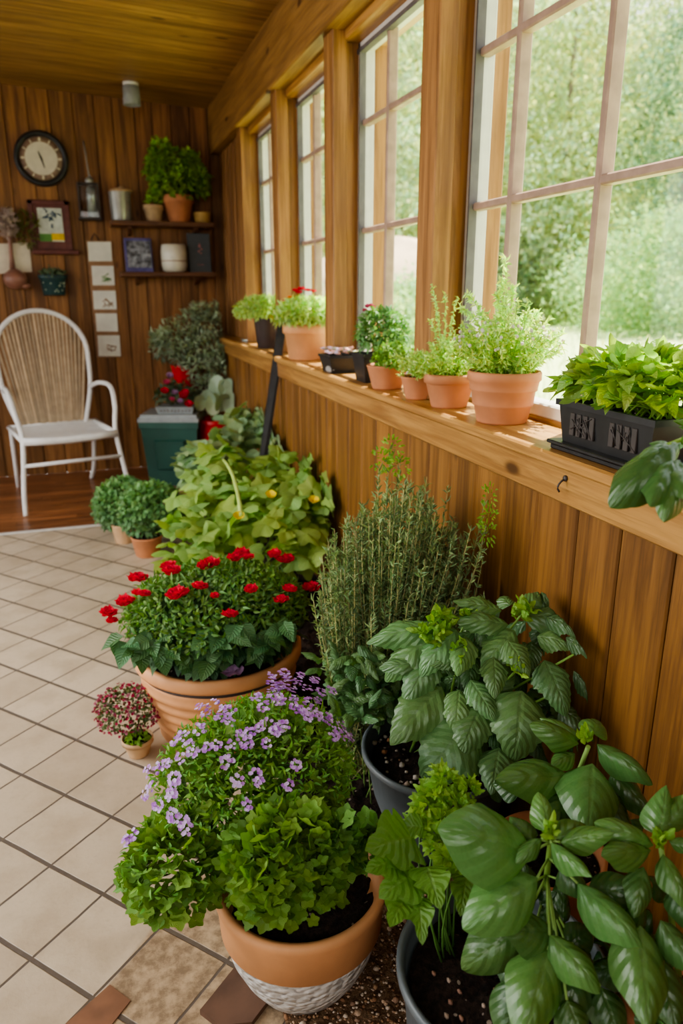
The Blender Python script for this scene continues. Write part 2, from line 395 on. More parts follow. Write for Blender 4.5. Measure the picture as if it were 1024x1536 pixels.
M['bed'] = m_soil('bed soil', (.014, .008, .006), (.06, .036, .024))
M['gravelbed'] = m_soil('gravel soil', (.11, .055, .025), (.36, .22, .12))
k_ = N('pebble'); M['pebble'] = k_.done(k_.bsdf(k_.mix(1., k_.tint(), k_.mix(k_.noise(k_.obj(), 90., 3), (.6, .55, .5), (1, 1, 1)), 'MULTIPLY'), .75))
M['tiles'] = m_tiles()
def m_textured():
    k = N('white hammered glaze'); v = k.obj(); 
    d = k.n('TexVoronoi', {'Vector': k.mapping(v, (1, 1, 1.25)), 'Scale': 62., 'Smoothness': .5}, feature='SMOOTH_F1').outputs['Distance']
    n = k.noise(v, 45., 4); col = k.mix(k.ramp(n, .35, .7), (.54, .52, .48), (.74, .72, .68))
    dark = k.math('MULTIPLY', k.ramp(d, .55, .75), k.ramp(n, .45, .6)); col = k.mix(k.math('MULTIPLY', dark, .75), col, (.16, .14, .13))
    return k.done(k.bsdf(col, .65, k.bump(k.math('SUBTRACT', k.math('MULTIPLY', n, .4), d), .7, .010)))
M['hammered'] = m_textured()
k_ = N('window glass'); lw = k_.math('POWER', k_.n('LayerWeight', {'Blend': .5}).outputs['Facing'], 5.0)
M['glass'] = k_.done(k_.n('MixShader', {0: k_.math('MULTIPLY_ADD', lw, .4, .03), 1: k_.n('BsdfTransparent', {'Color': (.97, .98, .97)}).outputs[0], 2: k_.n('BsdfGlossy', {'Roughness': .02}).outputs[0]}).outputs[0])

M['L_basil'] = leafmat('basil leaf', (.095, .215, .058), (.20, .35, .12), .27, .2, 6., .14, .28, .6)
M['L_nettle'] = leafmat('crinkled leaf', (.115, .235, .080), (.20, .34, .15), .34, .2, 8., .2, .4, .6)
M['L_bright'] = leafmat('bright lobed leaf', (.23, .42, .055), (.40, .55, .15), .45, .28, 7., .4, .4)
M['L_ivy'] = leafmat('soft lobed leaf', (.23, .41, .075), (.36, .52, .18), .5, .28, 6., .3, .4)
M['L_fine'] = leafmat('fine leaf', (.16, .33, .06), rough=.5, trans=.28, veined=False)
M['L_rose'] = leafmat('dark leaflet', (.075, .18, .065), (.15, .26, .10), .42, .2, 8., .3, .4)
M['L_rosefine'] = leafmat('feathered leaflet', (.14, .27, .065), rough=.5, trans=.25, veined=False)
M['L_rosemary'] = leafmat('rosemary needle', (.20, .29, .125), rough=.55, trans=.2, veined=False, tcol=(1.2, 1.3, .6))
M['L_gourd'] = leafmat('gourd leaf', (.30, .46, .11), (.5, .6, .3), .55, .32, 6., .35, .4)
M['L_grey'] = leafmat('grey green leaf', (.30, .42, .22), (.45, .54, .36), .6, .25, 6., .3, .3)
M['L_parsley'] = leafmat('parsley leaf', (.17, .34, .12), rough=.5, trans=.25, veined=False)
M['L_sun'] = leafmat('sunlit leaf', (.30, .46, .10), (.45, .62, .2), .32, .42, 7., .4, .4, .6)
M['L_feather'] = leafmat('feathery frond', (.50, .64, .24), rough=.5, trans=.4, veined=False)
M['L_silver'] = leafmat('silver green leaf', (.38, .47, .32), rough=.5, trans=.2, veined=False)
M['L_shelf'] = leafmat('herb leaf', (.34, .56, .06), rough=.5, trans=.35, veined=False)
M['L_tree'] = leafmat('hazy outdoor leaf', (.46, .54, .33), rough=.8, trans=.4, veined=False, spec=.05, tcol=(1.1, 1.15, .9))  # outdoor haze is put into this pale leaf colour
M['L_dark'] = leafmat('dusky leaf', (.12, .18, .10), rough=.6, trans=.2, veined=False)
def petal(name, c, tr=.3): return leafmat(name, c, rough=.6, trans=tr, veined=False, spec=.2, tcol=(1.3, 1.1, 1.1))
M['P_red'] = petal('red petal', (.74, .014, .06)); M['P_verb'] = petal('lilac petal', (.58, .34, .72))
M['P_pink'] = petal('pink petal', (.62, .10, .20)); M['P_orange'] = petal('orange petal', (.90, .22, .01))
M['P_white'] = petal('white petal', (.75, .72, .70)); M['P_mauve'] = petal('mauve petal', (.52, .32, .55)); M['P_yel'] = petal('yellow petal', (.85, .70, .03))
# ------------------------------------------------------------------ the room
YB = 5.90; XW = .935; SX = .90; SZ = 1.022; GX = 1.125
def ceil_z(x): return 2.60 - .045 * (x - .95)

b = MB(); b.add([(-2.6, -1.6, 0), (1.2, -1.6, 0), (1.2, 4.44, 0), (-2.6, 4.44, 0)], [(0, 1, 2, 3)], smooth=False)
struct(b.build('floor', M['tiles']))
b = MB(); y = 4.44; k = 0
while y < YB:                                                   # boards run across the room
    x = -2.6 - R.random()
    while x < 1.2:
        w = R.uniform(.5, 1.0); t = R.uniform(.75, 1.15)
        b.box((max(x, -2.6), y + .001, -.03), (min(x + w - .002, 1.2), min(y + .068, YB), .003), (t, t, t)); x += w
    y += .07
struct(b.build('floor_wood', M['wfloor']))
b = MB(); b.box((-2.6, 4.415, 0), (1.0, 4.44, .008), bev=.003); struct(b.build('trim_threshold', M['sash']))
b = MB(); x = -2.6; i = 0
while x < 1.25:                                                 # back wall planks
    w = R.choice((.13, .14, .15, .12)); t = R.uniform(.72, 1.2)
    b.box((x + .002, YB, 0), (min(x + w - .002, 1.25), YB + .04, 2.85), (t, t * R.uniform(.94, 1.03), t), bev=.004); x += w
b.box((-2.6, YB + .02, 0), (1.25, YB + .06, 2.85), (.25, .25, .25))
struct(b.build('wall_back', M['wall']))
b = MB(); y = -1.6
while y < YB:                                                   # wainscot under the sill
    w = .145 + R.uniform(-.012, .012); t = R.uniform(.82, 1.15)
    b.box((XW, y + .0015, 0), (XW + .03, min(y + w - .0015, YB), .95), (t, t, t), bev=.004); y += w
b.box((XW + .02, -1.6, 0), (XW + .26, YB, .93), (.3, .3, .3))
struct(b.build('wall_right', M['wains']))
b = MB(); b.box((SX + .014, -1.6, .918), (XW + .01, YB, .994), (.95, .93, .9), bev=.004)
struct(b.build('trim_apron', M['pine']))
b = MB(); b.box((SX, -1.6, .994), (GX - .03, YB, SZ), (1.06, 1.05, 1.03), bev=.005); b.box((GX - .03, -1.6, .95), (GX + .12, YB, SZ + .012), (.9, .9, .9), bev=.004)
struct(b.build('trim_sill', M['pine']))
def post(name, y0, y1, parts, t=1.0):
    b = MB()
    for x0, x1, a, c, tt in parts: b.box((x0, a, SZ), (x1, c, 2.45), (tt * t, tt * t * .98, tt * t * .95), bev=.004)
    struct(b.build(name, M['post']))
PY = [(2.09, 2.205), (3.04, 3.16), (3.96, 4.08), (4.88, 5.0)]
for i, (a, c) in enumerate(PY):
    post('trim_post_%d' % (i + 1), a, c, [(.98, 1.04, a, c, 1.0), (1.035, 1.22, a + .028, c - .01, 1.05)])
post('trim_post_5', .45, .6, [(.98, 1.04, .47, .58, 1.0), (1.035, 1.22, .45, .6, 1.05)])
post('trim_post_6', 5.0, YB, [(1.05, 1.2, 5.0, YB, .95)] + [(1.02, 1.06, 5.07 + j * .14, 5.17 + j * .14, R.uniform(.85, 1.1)) for j in range(6)])
post('trim_post_7', -1.6, .45, [(1.03, 1.2, -1.6, .45, .95)])
b = MB(); b.box((.95, -1.6, 2.30), (1.25, YB, 2.66), (1, 1, 1), bev=.006); struct(b.build('trim_beam', M['beam']))
b = MB(); b.box((1.03, -1.6, 2.27), (1.22, YB, 2.32), (1.1, 1.08, 1.0), bev=.004); struct(b.build('trim_head', M['pine']))
b = MB(); b.box((1.2, -1.6, 2.44), (1.36, YB + .2, 2.50), (.8, .8, .8)); struct(b.build('trim_added_eave', M['beam']))  # unseen eave, added and sized to keep the sun to the sill
b = MB(); y = -1.6
while y < YB:                                                   # ceiling boards across the room
    w = .105; t = R.uniform(.82, 1.15); y1 = min(y + w - .003, YB)
    V = [(x, yy, ceil_z(x) + dz) for dz in (0, .03) for x, yy in ((-2.6, y), (1.2, y), (1.2, y1), (-2.6, y1))]
    b.add(V, [(3, 2, 1, 0), (4, 5, 6, 7), (0, 1, 5, 4), (1, 2, 6, 5), (2, 3, 7, 6), (3, 0, 4, 7)], (t, t * .99, t * .97), smooth=False); y += w
b.add([(x, yy, ceil_z(x) + dz) for dz in (.025, .12) for x, yy in ((-2.6, -1.6), (1.3, -1.6), (1.3, YB + .1), (-2.6, YB + .1))], [(3, 2, 1, 0), (4, 5, 6, 7), (0, 1, 5, 4), (1, 2, 6, 5), (2, 3, 7, 6), (3, 0, 4, 7)], (.25, .25, .25), smooth=False)
struct(b.build('ceiling', M['ceil']))
b = MB(); b.box((-2.6, YB - .02, 2.60), (.95, YB, 2.76), (.9, .85, .8), bev=.004)
# left side of the room: low wall, posts and open glazing that lights the floor
b = MB(); y = -1.6
b.box((-2.7, -1.6, 0), (-2.6, YB, .5), (1, 1, 1)); b.box((-2.7, -1.6, 2.35), (-2.6, YB, 2.8), (1, 1, 1))
for y in (-1.6, .2, 2.0, 3.8, 5.75): b.box((-2.7, y, .5), (-2.6, y + .15, 2.35), (1, 1, 1))
struct(b.build('wall_left', M['wains']))
b = MB(); b.box((-2.7, -1.7, 0), (1.25, -1.6, 2.8), (1, 1, 1)); struct(b.build('wall_near', M['wall']))

def window(name, y0, y1, mull):
    z0, z1 = SZ + .012, 2.27
    b = MB(); e = .028
    for a, c in (((GX - .03, y0, z0), (GX + .03, y0 + e, z1)), ((GX - .03, y1 - e, z0), (GX + .03, y1, z1)), ((GX - .03, y0, z0), (GX + .03, y1, z0 + .035)), ((GX - .03, y0, z1 - e), (GX + .03, y1, z1))): b.box(a, c, bev=.004)
    w = struct(b.build(name, M['sash']))
    s = MB()
    for yy in (y0 + e, y1 - e - .008): s.box((GX - .036, yy, z0 + .03), (GX - .01, yy + .008, z1 - .02))
    s.box((GX - .036, y0, z1 - e - .012), (GX - .01, y1, z1 - e + .004)); s.build('seal', M['seal'], w)
    for yy in mull:
        m = MB(); m.box((GX - .024, yy - .011, z0 + .03), (GX + .014, yy + .011, z1 - .02), bev=.004); m.build('muntin', M['muntin'], w)
    for zz in (1.585, 1.985):
        m = MB(); m.box((GX - .022, y0 + e, zz - .011), (GX + .013, y1 - e, zz + .011), bev=.004); m.build('muntin', M['muntin'], w)
    g = MB(); g.box((GX - .003, y0 + .01, z0 + .01), (GX + .003, y1 - .01, z1 - .01)); g.build('pane', M['glass'], w)
window('window_1', .6, 2.115, (.76, 1.13, 1.505, 1.88)); window('window_2', 2.195, 3.07, (2.36, 2.775))
window('window_3', 3.15, 3.99, (3.30, 3.72)); window('window_4', 4.07, 4.91, (4.24, 4.66))

# planting bed along the wall
def ground(name, poly, mat, z, amp, n=90):
    xs = [p[0] for p in poly]; b = MB(); (x0, x1), (y0, y1) = (min(xs), max(xs)), (min(p[1] for p in poly), max(p[1] for p in poly))
    nx = max(8, int((x1 - x0) / .018)); ny = max(8, int((y1 - y0) / .022)); X, Y = np.meshgrid(np.linspace(0, 1, nx), np.linspace(0, 1, ny))
    yy = y0 + Y * (y1 - y0); xl = np.interp(yy, [p[1] for p in poly if p[2] == 'l'], [p[0] for p in poly if p[2] == 'l']); xx = xl + X * (x1 - xl)
    Z = z + amp * NR.uniform(-1, 1, X.shape); Z[:, 0] = .002; Z = np.maximum(Z, .002)
    V = np.c_[xx.ravel(), yy.ravel(), Z.ravel()]; i = np.arange(nx * ny).reshape(ny, nx)
    Q = np.c_[i[:-1, :-1].ravel(), i[:-1, 1:].ravel(), i[1:, 1:].ravel(), i[1:, :-1].ravel()]; b.add(V, Q); return struct(b.build(name, mat))
ground('ground_bed', [(.50, 1.28, 'l'), (.40, 1.8, 'l'), (.50, 2.6, 'l'), (.42, 4.4, 'l'), (XW, 1.28, 'r'), (XW, 4.4, 'r')], M['bed'], .02, .010)
ground('ground_gravel', [(.24, .5, 'l'), (.235, 1.1, 'l'), (.45, 1.34, 'l'), (XW, .5, 'r'), (XW, 1.34, 'r')], M['gravelbed'], .010, .006)
b = MB(); i = 0
while i < 2600:
    x, y = R.uniform(.22, .62), R.uniform(.72, 1.42)
    if (x - .295) ** 2 + (y - 1.144) ** 2 < .10 ** 2 or x < .235 + max(0, (y - 1.1)) * .9: continue
    r = R.uniform(.0014, .004) if R.random() < .92 else R.uniform(.004, .008); c = R.choice([(.42, .25, .13), (.60, .42, .28), (.30, .15, .07), (.7, .58, .46), (.36, .22, .14)])
    b.ball((x, y, .012), (r, r * R.uniform(.6, 1.3), r * .5), c, 6, .25); i += 1
g = b.build('gravel', M['pebble']); tag(g, 'loose tan and brown gravel beside the white and terracotta pot', 'gravel', kind='stuff')
# inlaid bricks in the floor and the broken stone piece
b = MB(); a = [atz(x, y, .0) for x, y in ((165, 1478), (196, 1502), (150, 1560), (95, 1540))]
b.add([(*p[:2], z) for z in (-.01, .0025) for p in a], [(3, 2, 1, 0), (4, 5, 6, 7), (0, 1, 5, 4), (1, 2, 6, 5), (2, 3, 7, 6), (3, 0, 4, 7)], smooth=False)
struct(b.build('floor_brick', M['brick']))
b = MB(); a = [atz(x, y, .0) for x, y in ((300, 1522), (318, 1500), (352, 1457), (375, 1462), (404, 1505), (378, 1540), (330, 1545))]; n = len(a)
b.add([(*p[:2], z) for z in (0, .012) for p in a], [tuple(range(n))[::-1], tuple(range(n, 2 * n))], smooth=False)
b.f.setdefault((4, False), []).append(np.array([(i, (i + 1) % n, n + (i + 1) % n, n + i) for i in range(n)]))
tag(b.build('stone_slab', M['slate'], None, a[1]), 'broken dark brown stone slab lying on the tiles by the white pot', 'stone')

# ------------------------------------------------------------------ pots
def disc(mb, c, r, amp=.006, seg=36, rings=9, dome=.01):
    V = []; 
    for i in range(rings + 1):
        q = r * max(i / rings, .01)
        for j in range(seg):
            t = j / seg * 2 * PI; V.append((c[0] + q * math.cos(t), c[1] + q * math.sin(t), c[2] + dome * (1 - (i / rings) ** 2) + (NR.uniform(-amp, amp) if i < rings else 0)))
    Q = [(i * seg + j, (i + 1) * seg + j, (i + 1) * seg + (j + 1) % seg, i * seg + (j + 1) % seg) for i in range(rings) for j in range(seg)]
    return mb.add(V, Q)
def pot(root, c, rr, h, style, mat, name='pot', soil=True, rb=.66):
    x, y, z = c; w = rr * .09
    if style == 'rim':      # classic clay pot with a rolled collar
        k = h * .70
        P = [(rr * .01, 0), (rr * rb * .95, 0), (rr * rb, .006), (rr * (rb + (.92 - rb) * .95), k), (rr * .97, k + .003), (rr * 1.0, k + h * .03), (rr, h - .006), (rr - w * .3, h), (rr - w, h - .002), (rr - w * 1.2, h * .86), (rr * .7, h * .80)]
    elif style == 'ring':   # clay pot with turned bands
        P = [(rr * .01, 0), (rr * rb * .96, 0), (rr * rb, .005)]
        for t in (.33, .62): q = rr * (rb + (1 - rb) * t); P += [(q - .002, h * t - .002), (q + .003, h * t + .002), (q + .003, h * t + .006)]
        P += [(rr * .95, h * .80), (rr, h * .83), (rr, h - .005), (rr - w * .4, h), (rr - w, h - .003), (rr - w * 1.2, h * .86), (rr * .7, h * .8)]
    elif style == 'plain':
        P = [(rr * .01, 0), (rr * rb * .95, 0), (rr * rb, .006), (rr * .97, h * .9), (rr, h * .93), (rr, h - .004), (rr - w * .5, h), (rr - w, h - .004), (rr - w * 1.1, h * .86), (rr * .7, h * .8)]
    elif style == 'bowl':   # big tapering plastic tub with a rolled lip
        P = [(rr * .01, 0), (rr * rb * .95, 0), (rr * rb, .008), (rr * (rb + (1 - rb) * .62), h * .55), (rr * .945, h * .91), (rr * .985, h * .925), (rr * 1.01, h * .95), (rr * 1.01, h * .985), (rr * .985, h), (rr * .95, h * .99), (rr * .93, h * .95), (rr * .9, h * .8), (rr * .6, h * .78)]
    b = MB(); b.lathe(P, (0, 0, 0), 48); b.v = [v + np.array(c) for v in b.v]
    p = b.build(name, mat, root)
    if soil:
        s = MB(); disc(s, (x, y, z + h * .87), rr * .92 - w * .5, .004 + rr * .02, dome=rr * .06); s.build('soil', M['soil'], root)
    return p
def potted(name, label, cat, c, rr, h, style, mat, group=None, **kw):
    r = thing(name, label, cat, c, group); pot(r, c, rr, h, style, mat, **kw); return r
def flower(root, c, n, r, mat, tm=ROUND, lift=.25, layers=2, up=(0, 0, 1), eye=None, name='flower', jit=.15):
    b = MB(); up = np.array(up, float) / np.linalg.norm(up); a0 = R.uniform(0, 6)
    e1 = np.cross(up, (.3, .8, .1)); e1 /= np.linalg.norm(e1); e2 = np.cross(up, e1)
    for l in range(layers):
        k = n; rr = r * (1 - .28 * l)
        for i in range(k):
            t = a0 + (i + .5 * l) / k * 2 * PI + R.uniform(-jit, jit); d = e1 * math.cos(t) + e2 * math.sin(t) + up * (lift + .45 * l)
            b.leaves(tm, np.array(c) + up * (.05 * r * l), d, up, rr, rr * 1.15, np.ones(3) * R.uniform(.7, 1.15))
    o = b.build(name, mat, root)
    if eye is not None: e = MB(); e.ball(np.array(c) + up * r * .12, r * .2, seg=6); e.build('flower_centre', eye, o)
    return o
# ------------------------------------------------------------------ foreground: verbena in the two-tone pot
def two_tone(root, c, R_, h):
    b = MB(); p = [(.01, 0), (.088, 0), (.100, .006), (.126, .05), (.145, .095), (.157, .145)]
    b.lathe([(r, z) for r, z in p], (0, 0, 0), 64); b.v = [v + np.array(c) for v in b.v]
    po = b.build('pot', M['hammered'], root, label='white hammered pot body')
    b = MB(); b.lathe([(.156, .144), (.161, .148), (R_ * .97, h * .86), (R_, h * .93), (R_, h - .006), (R_ - .006, h), (R_ - .016, h - .002), (R_ - .02, h * .86), (R_ * .6, h * .8)], (0, 0, 0), 64); b.v = [v + np.array(c) for v in b.v]
    b.build('rim', M['terra2'], po, label='terracotta upper band and rim')
    s = MB(); disc(s, (c[0], c[1], c[2] + h * .84), R_ - .02, .006, 48, 14, .014); s.build('soil', M['soil'], root)
VC = (.297, 1.142, 0)
vb = thing('potted_verbena', 'lilac flowered verbena spilling from a terracotta pot with white textured base', 'potted plant', VC)
two_tone(vb, VC, .170, .245)
E1 = (atd(405, 1165, 1.47), np.array([.165, .17, .15])); E2 = (atd(268, 1300, 1.36), np.array([.105, .10, .10])); E3 = (atd(428, 1298, 1.30), np.array([.115, .10, .122])); E4 = (atd(335, 1180, 1.42), np.array([.13, .13, .13]))
b = MB()
for e, n in ((E1, 700), (E4, 420), (E2, 480), (E3, 620)):
    lobey = e is E3 or e is E2
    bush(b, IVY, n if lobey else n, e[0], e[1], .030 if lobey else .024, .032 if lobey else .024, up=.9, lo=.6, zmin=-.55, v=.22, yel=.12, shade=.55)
P4 = [atd(x, y, 1.28) for x, y in ((530, 1260), (560, 1245), (515, 1240), (545, 1275), (500, 1250))]
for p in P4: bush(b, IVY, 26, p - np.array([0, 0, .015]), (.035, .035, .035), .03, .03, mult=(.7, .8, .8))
b.build('foliage', M['L_ivy'], vb)
b = MB()
for e, n in ((E1, 1500), (E4, 900)):
    P, d = shell(n, e[0], e[1] * 1.04, .85, .0); P2 = P; b.leaves(LAN, P2, d + unit(n) * .8, d + unit(n) * .4, rnd(n, .010, .022), .005, greens(n, .3, .2) * 1.1)
P, d = shell(260, E2[0], E2[1] * 1.03, .9, -.1); b.leaves(LAN, P, d + unit(260) * .9, d, rnd(260, .01, .02), .005, greens(260, .3, .2) * 1.2)
b.build('fine_foliage', M['L_fine'], vb)
b = MB()
for i in range(40):
    e = (E1, E4, E2, E3)[i % 4]; q = e[0] + unit(1)[0] * e[1] * .7; base = np.array(VC) + (R.uniform(-.1, .02), R.uniform(-.02, .1), .21)
    b.tube(curve(base, q, (0, 0, .04)), [.0025, .0012], 5, (.8, .9, .7))
b.build('stem', M['stem'], vb)
CL = [(430, 1020), (415, 1033), (445, 1025), (460, 1035), (480, 1040), (497, 1037), (405, 1050), (420, 1052), (440, 1050), (462, 1055), (475, 1052), (385, 1048), (395, 1062), (515, 1105), (505, 1098), (488, 1077), (475, 1075), (495, 1085), (300, 1062), (320, 1058), (310, 1072), (335, 1065), (345, 1068), (330, 1078), (345, 1085), (275, 1105), (283, 1118), (265, 1112), (360, 1105), (375, 1100), (390, 1092), (370, 1115), (400, 1115), (345, 1118), (325, 1118), (310, 1122), (425, 1088), (418, 1092), (270, 1138), (250, 1148), (240, 1152), (225, 1158), (262, 1168), (265, 1180), (258, 1192), (228, 1180), (220, 1192), (238, 1208), (260, 1222), (275, 1232), (280, 1242), (355, 1172), (383, 1163), (388, 1172), (372, 1206), (431, 1178), (198, 1255), (193, 1262), (444, 1148), (340, 1143), (400, 1085), (412, 1098), (500, 1105), (455, 1068)]
CL += [(int(R.uniform(385, 500)), int(1012 + abs(x_ - 440) * .25 + R.uniform(0, 60))) for x_ in (395, 405, 420, 430, 440, 450, 455, 465, 475, 485, 490)] + [(470, 1022), (450, 1015), (425, 1012), (408, 1025), (523, 1108), (510, 1090), (300, 1095), (290, 1130)]
for i, (x, y) in enumerate(CL):
    e = min((E1, E4, E2), key=lambda q: np.linalg.norm((hit(x, y, q[0], q[1]) - CAM)) if abs(np.linalg.norm((hit(x, y, q[0], q[1] * 1.02) - q[0]) / q[1]) - 1.02) < .03 else 99)
    p = hit(x, y, e[0], e[1] * 1.06); up = (p - e[0]) / e[1] ** 2; up /= np.linalg.norm(up); up = up + np.array([0, -.35, .5]); up /= np.linalg.norm(up)
    b = MB(); s = R.uniform(.75, 1.05)
    for k in range(R.randint(12, 18)):
        o = unit(1)[0] * .0115 * s; o -= up * min(0, o @ up); c = p + o; a0 = R.uniform(0, 6); e1 = np.cross(up, unit(1)[0]); e1 /= np.linalg.norm(e1); e2 = np.cross(up, e1)
        t = np.array([a0 + j * 2 * PI / 5 for j in range(5)]); D = e1 * np.cos(t)[:, None] + e2 * np.sin(t)[:, None] + up * .2
        tn = R.choice([(1, 1, 1), (1.2, 1.35, 1.2), (.85, .6, .9), (1.25, 1.7, 1.2), (1.3, 1.8, 1.25), (1.05, .9, 1.05)]); b.leaves(ROUND, c, D, up, .0046 * s, .0042 * s, tn)
    b.build('flower_cluster', M['P_verb'], vb)

# ------------------------------------------------------------------ red flowers in the big ringed pot
RC = (.297, 2.12, 0)
rp = thing('potted_ranunculus', 'bush of bright red flowers in the wide orange terracotta pot with ribbed sides', 'potted plant', RC)
b = MB(); h, r = .285, .262; P = [(.01, 0), (r * .74, 0), (r * .76, .008)]
for i in range(5):
    z = .035 + i * .036; q = r * (.77 + .035 * i); P += [(q, z), (q + .006, z + .012), (q + .006, z + .020), (q + .002, z + .032)]
P += [(r * .94, .222), (r * .93, .226)]
b.lathe(P, RC, 64); po = b.build('pot', M['terra2'], rp)
b = MB(); b.lathe([(r * .93, .224), (r * .925, .238), (r * .93, .244)], RC, 64); b.build('collar_band', M['darkpot'], po, label='dark groove band under the rim')
b = MB(); b.lathe([(r * .93, .243), (r * .985, .244), (r * 1.0, .252), (r, h - .008), (r - .008, h), (r - .024, h - .002), (r - .03, h * .9), (r * .6, h * .86)], RC, 64); b.build('rim', M['terra2'], po)
s = MB(); disc(s, (RC[0], RC[1], h * .88), r - .028, .006, 48, 12, .015); s.build('soil', M['soil'], rp)
EC = (atd(325, 918, 2.28), np.array([.27, .24, .135]))
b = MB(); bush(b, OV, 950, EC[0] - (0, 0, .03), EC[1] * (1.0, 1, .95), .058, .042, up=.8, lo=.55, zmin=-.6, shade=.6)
for x, y in ((185, 965), (215, 970), (245, 975), (280, 985), (310, 985), (325, 962), (385, 960), (230, 955), (300, 960), (355, 945), (400, 955), (420, 935)):
    p = atd(x, y, 2.06); n = 5; b.leaves(OV, p + unit(n) * .02, unit(n) * .6 + np.array([0, -.5, -.2]), np.array([0, -.5, .8]) + unit(n) * .3, rnd(n, .055, .075), rnd(n, .045, .055), greens(n, .15, .1))
b.build('foliage', M['L_rose'], rp)
b = MB(); P, d = shell(3600, EC[0], EC[1] * 1.06, .72, -.05); b.leaves(LAN, P, d + unit(3600) * .8, d + unit(3600) * .5, rnd(3600, .016, .032), .009, greens(3600, .28, .18)); b.build('fine_foliage', M['L_rosefine'], rp)
FL = [(253, 850, 1), (257, 858, 1.1), (207, 869, 1.25), (315, 847, 1.2), (305, 850, .8), (363, 832, 1.05), (372, 837, .8), (350, 838, .8), (267, 893, 1.35), (299, 881, .95), (216, 892, .8), (187, 903, 1.0), (163, 920, 1.0), (168, 932, .7), (345, 923, .9), (377, 885, .8), (434, 885, .9), (422, 901, .9), (467, 883, 1.15), (412, 832, .9), (425, 842, 1.0), (432, 838, .8), (322, 894, .5), (206, 890, .7), (195, 900, .6)]
st = MB()
for x, y, s in FL:
    p = hit(x, y, EC[0], EC[1] * 1.14); up = np.array([R.uniform(-.2, .2), -.15 + R.uniform(-.2, .2), 1.])
    fo = flower(rp, p, 8, .032 * s, M['P_red'], RUFF, .05, 3, up); st = MB(); st.tube(curve(EC[0] + (p - EC[0]) * .6, p, (0, 0, 0)), [.002, .0015], 5, (.9, .9, .8)); st.build('stem', M['stem'], fo)
b = MB(); p = np.array(atz(347, 1012, .292)); 
b.leaves(RUFF, p + np.array([[-.02, 0, 0], [0, -.01, .0], [.012, .0, .002]]), np.array([(1, 0, .15), (.7, .5, .1), (-.8, .4, .2)]), (0, 0, 1), .05, .045, (1, 1, 1))
tag(b.build('fallen_petal', M['P_mauve'], None, p), 'single mauve petal fallen on the rim of the ribbed red flower pot', 'petal')

# tiny pink plant by that pot
TC = (.025, 2.02, 0)
t = potted('potted_baby_blooms', 'tiny clay pot with a ball of crimson and pink blooms on the floor tiles', 'potted plant', TC, .047, .06, 'rim', M['terrapale'])
c = (.005, 2.06, .135); b = MB(); bush(b, OV, 650, c, (.095, .09, .072), .015, .009, zmin=-.7, mult=(1.7, 1.0, .9)); b.build('foliage', M['L_rose'], t)
b = MB(); P, d = shell(260, c, (.10, .094, .077), .88, -.6)
for i in range(3): b.leaves(ROUND, P, d * .6 + unit(260), d, .0075, .0075, np.where(NR.random((260, 1)) < .5, [(.75, .35, .5)], [(.9, 2.2, 1.5)]) * rnd(260, .5, 1.1)[:, None])
b.build('blossom', M['P_pink'], t)
b = MB(); P, d = shell(60, (.025, 2.0, .068), (.03, .025, .02), .6, -.3); b.leaves(OV, P, d + unit(60) * .5, d, .016, .013, greens(60)); b.build('lower_foliage', M['L_bright'], t)

# ------------------------------------------------------------------ rosemary bush
RO = (.66, 1.74, .02)
ro = thing('rosemary_bush', 'tall misty rosemary bush with fine upright stems growing from the soil bed by the wall', 'shrub', RO)
b = MB(); nd = MB(); tops = []
for i in range(430):
    px, py = 603 + NR.normal() * 78, 0
    px = 605 + 138 * math.tanh((px - 605) / 138 * 1.15); q = abs(px - 605) / 140; py = 722 + 110 * q ** 1.5 + abs(NR.normal()) * 110
    d = 1.92 + R.uniform(-.2, .17); tops.append((px, py, d, 1.0))
tops += [(585, 675, 1.93, 1.3), (568, 700, 1.9, 1.2), (600, 690, 1.95, 1.2), (745, 745, 1.78, 1.2), (738, 790, 1.78, 1.2), (640, 715, 1.95, 1), (540, 770, 1.85, 1.), (672, 735, 1.9, 1), (478, 890, 1.85, 1), (470, 900, 1.86, 1)]
for px, py, d, s in tops:
    e = atd(px, py, d); a = np.array(RO) + (R.uniform(-.07, .07), R.uniform(-.07, .07), 0); 
    out = (e - a) * np.array([.25, .25, 0]); P = keepin(curve(a, e, out + np.array([0, 0, -.02]), 12)); L = np.linalg.norm(np.diff(P, axis=0), axis=1).sum()
    b.tube(P, [.0024, .0010], 4, tuple(np.array((1.3, 1.6, 1.1)) * R.uniform(.7, 2.2)))
    n = int(88 * L / .45); tt = rnd(n, .16, 1.0); idx = tt * 11; i0 = np.minimum(idx.astype(int), 10); fr = (idx - i0)[:, None]; Q = P[i0] * (1 - fr) + P[i0 + 1] * fr
    ax = P[i0 + 1] - P[i0]; ax /= np.linalg.norm(ax, axis=1)[:, None]; D = unit(n) * .8 + ax * .9
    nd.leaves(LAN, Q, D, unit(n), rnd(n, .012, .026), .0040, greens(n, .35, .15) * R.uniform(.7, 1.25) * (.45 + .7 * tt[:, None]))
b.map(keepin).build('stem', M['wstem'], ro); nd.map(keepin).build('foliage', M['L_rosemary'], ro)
for px, py, d in ((585, 672, 1.93), (570, 690, 1.91), (597, 700, 1.92), (745, 745, 1.77), (735, 800, 1.77), (740, 775, 1.77)):
    b = MB(); P, dd = shell(40, atd(px, py, d), (.03, .03, .03), .3, -1); b.leaves(LAN, P, dd, dd, .014, .006, greens(40, .2))
    b.map(keepin).build('young_tip', M['L_bright'], ro, label='paler young tip')
gc = thing('ground_cover', 'low leafy green weeds around the foot of the rosemary bush', 'plant', (.58, 1.62, .02))
b = MB()
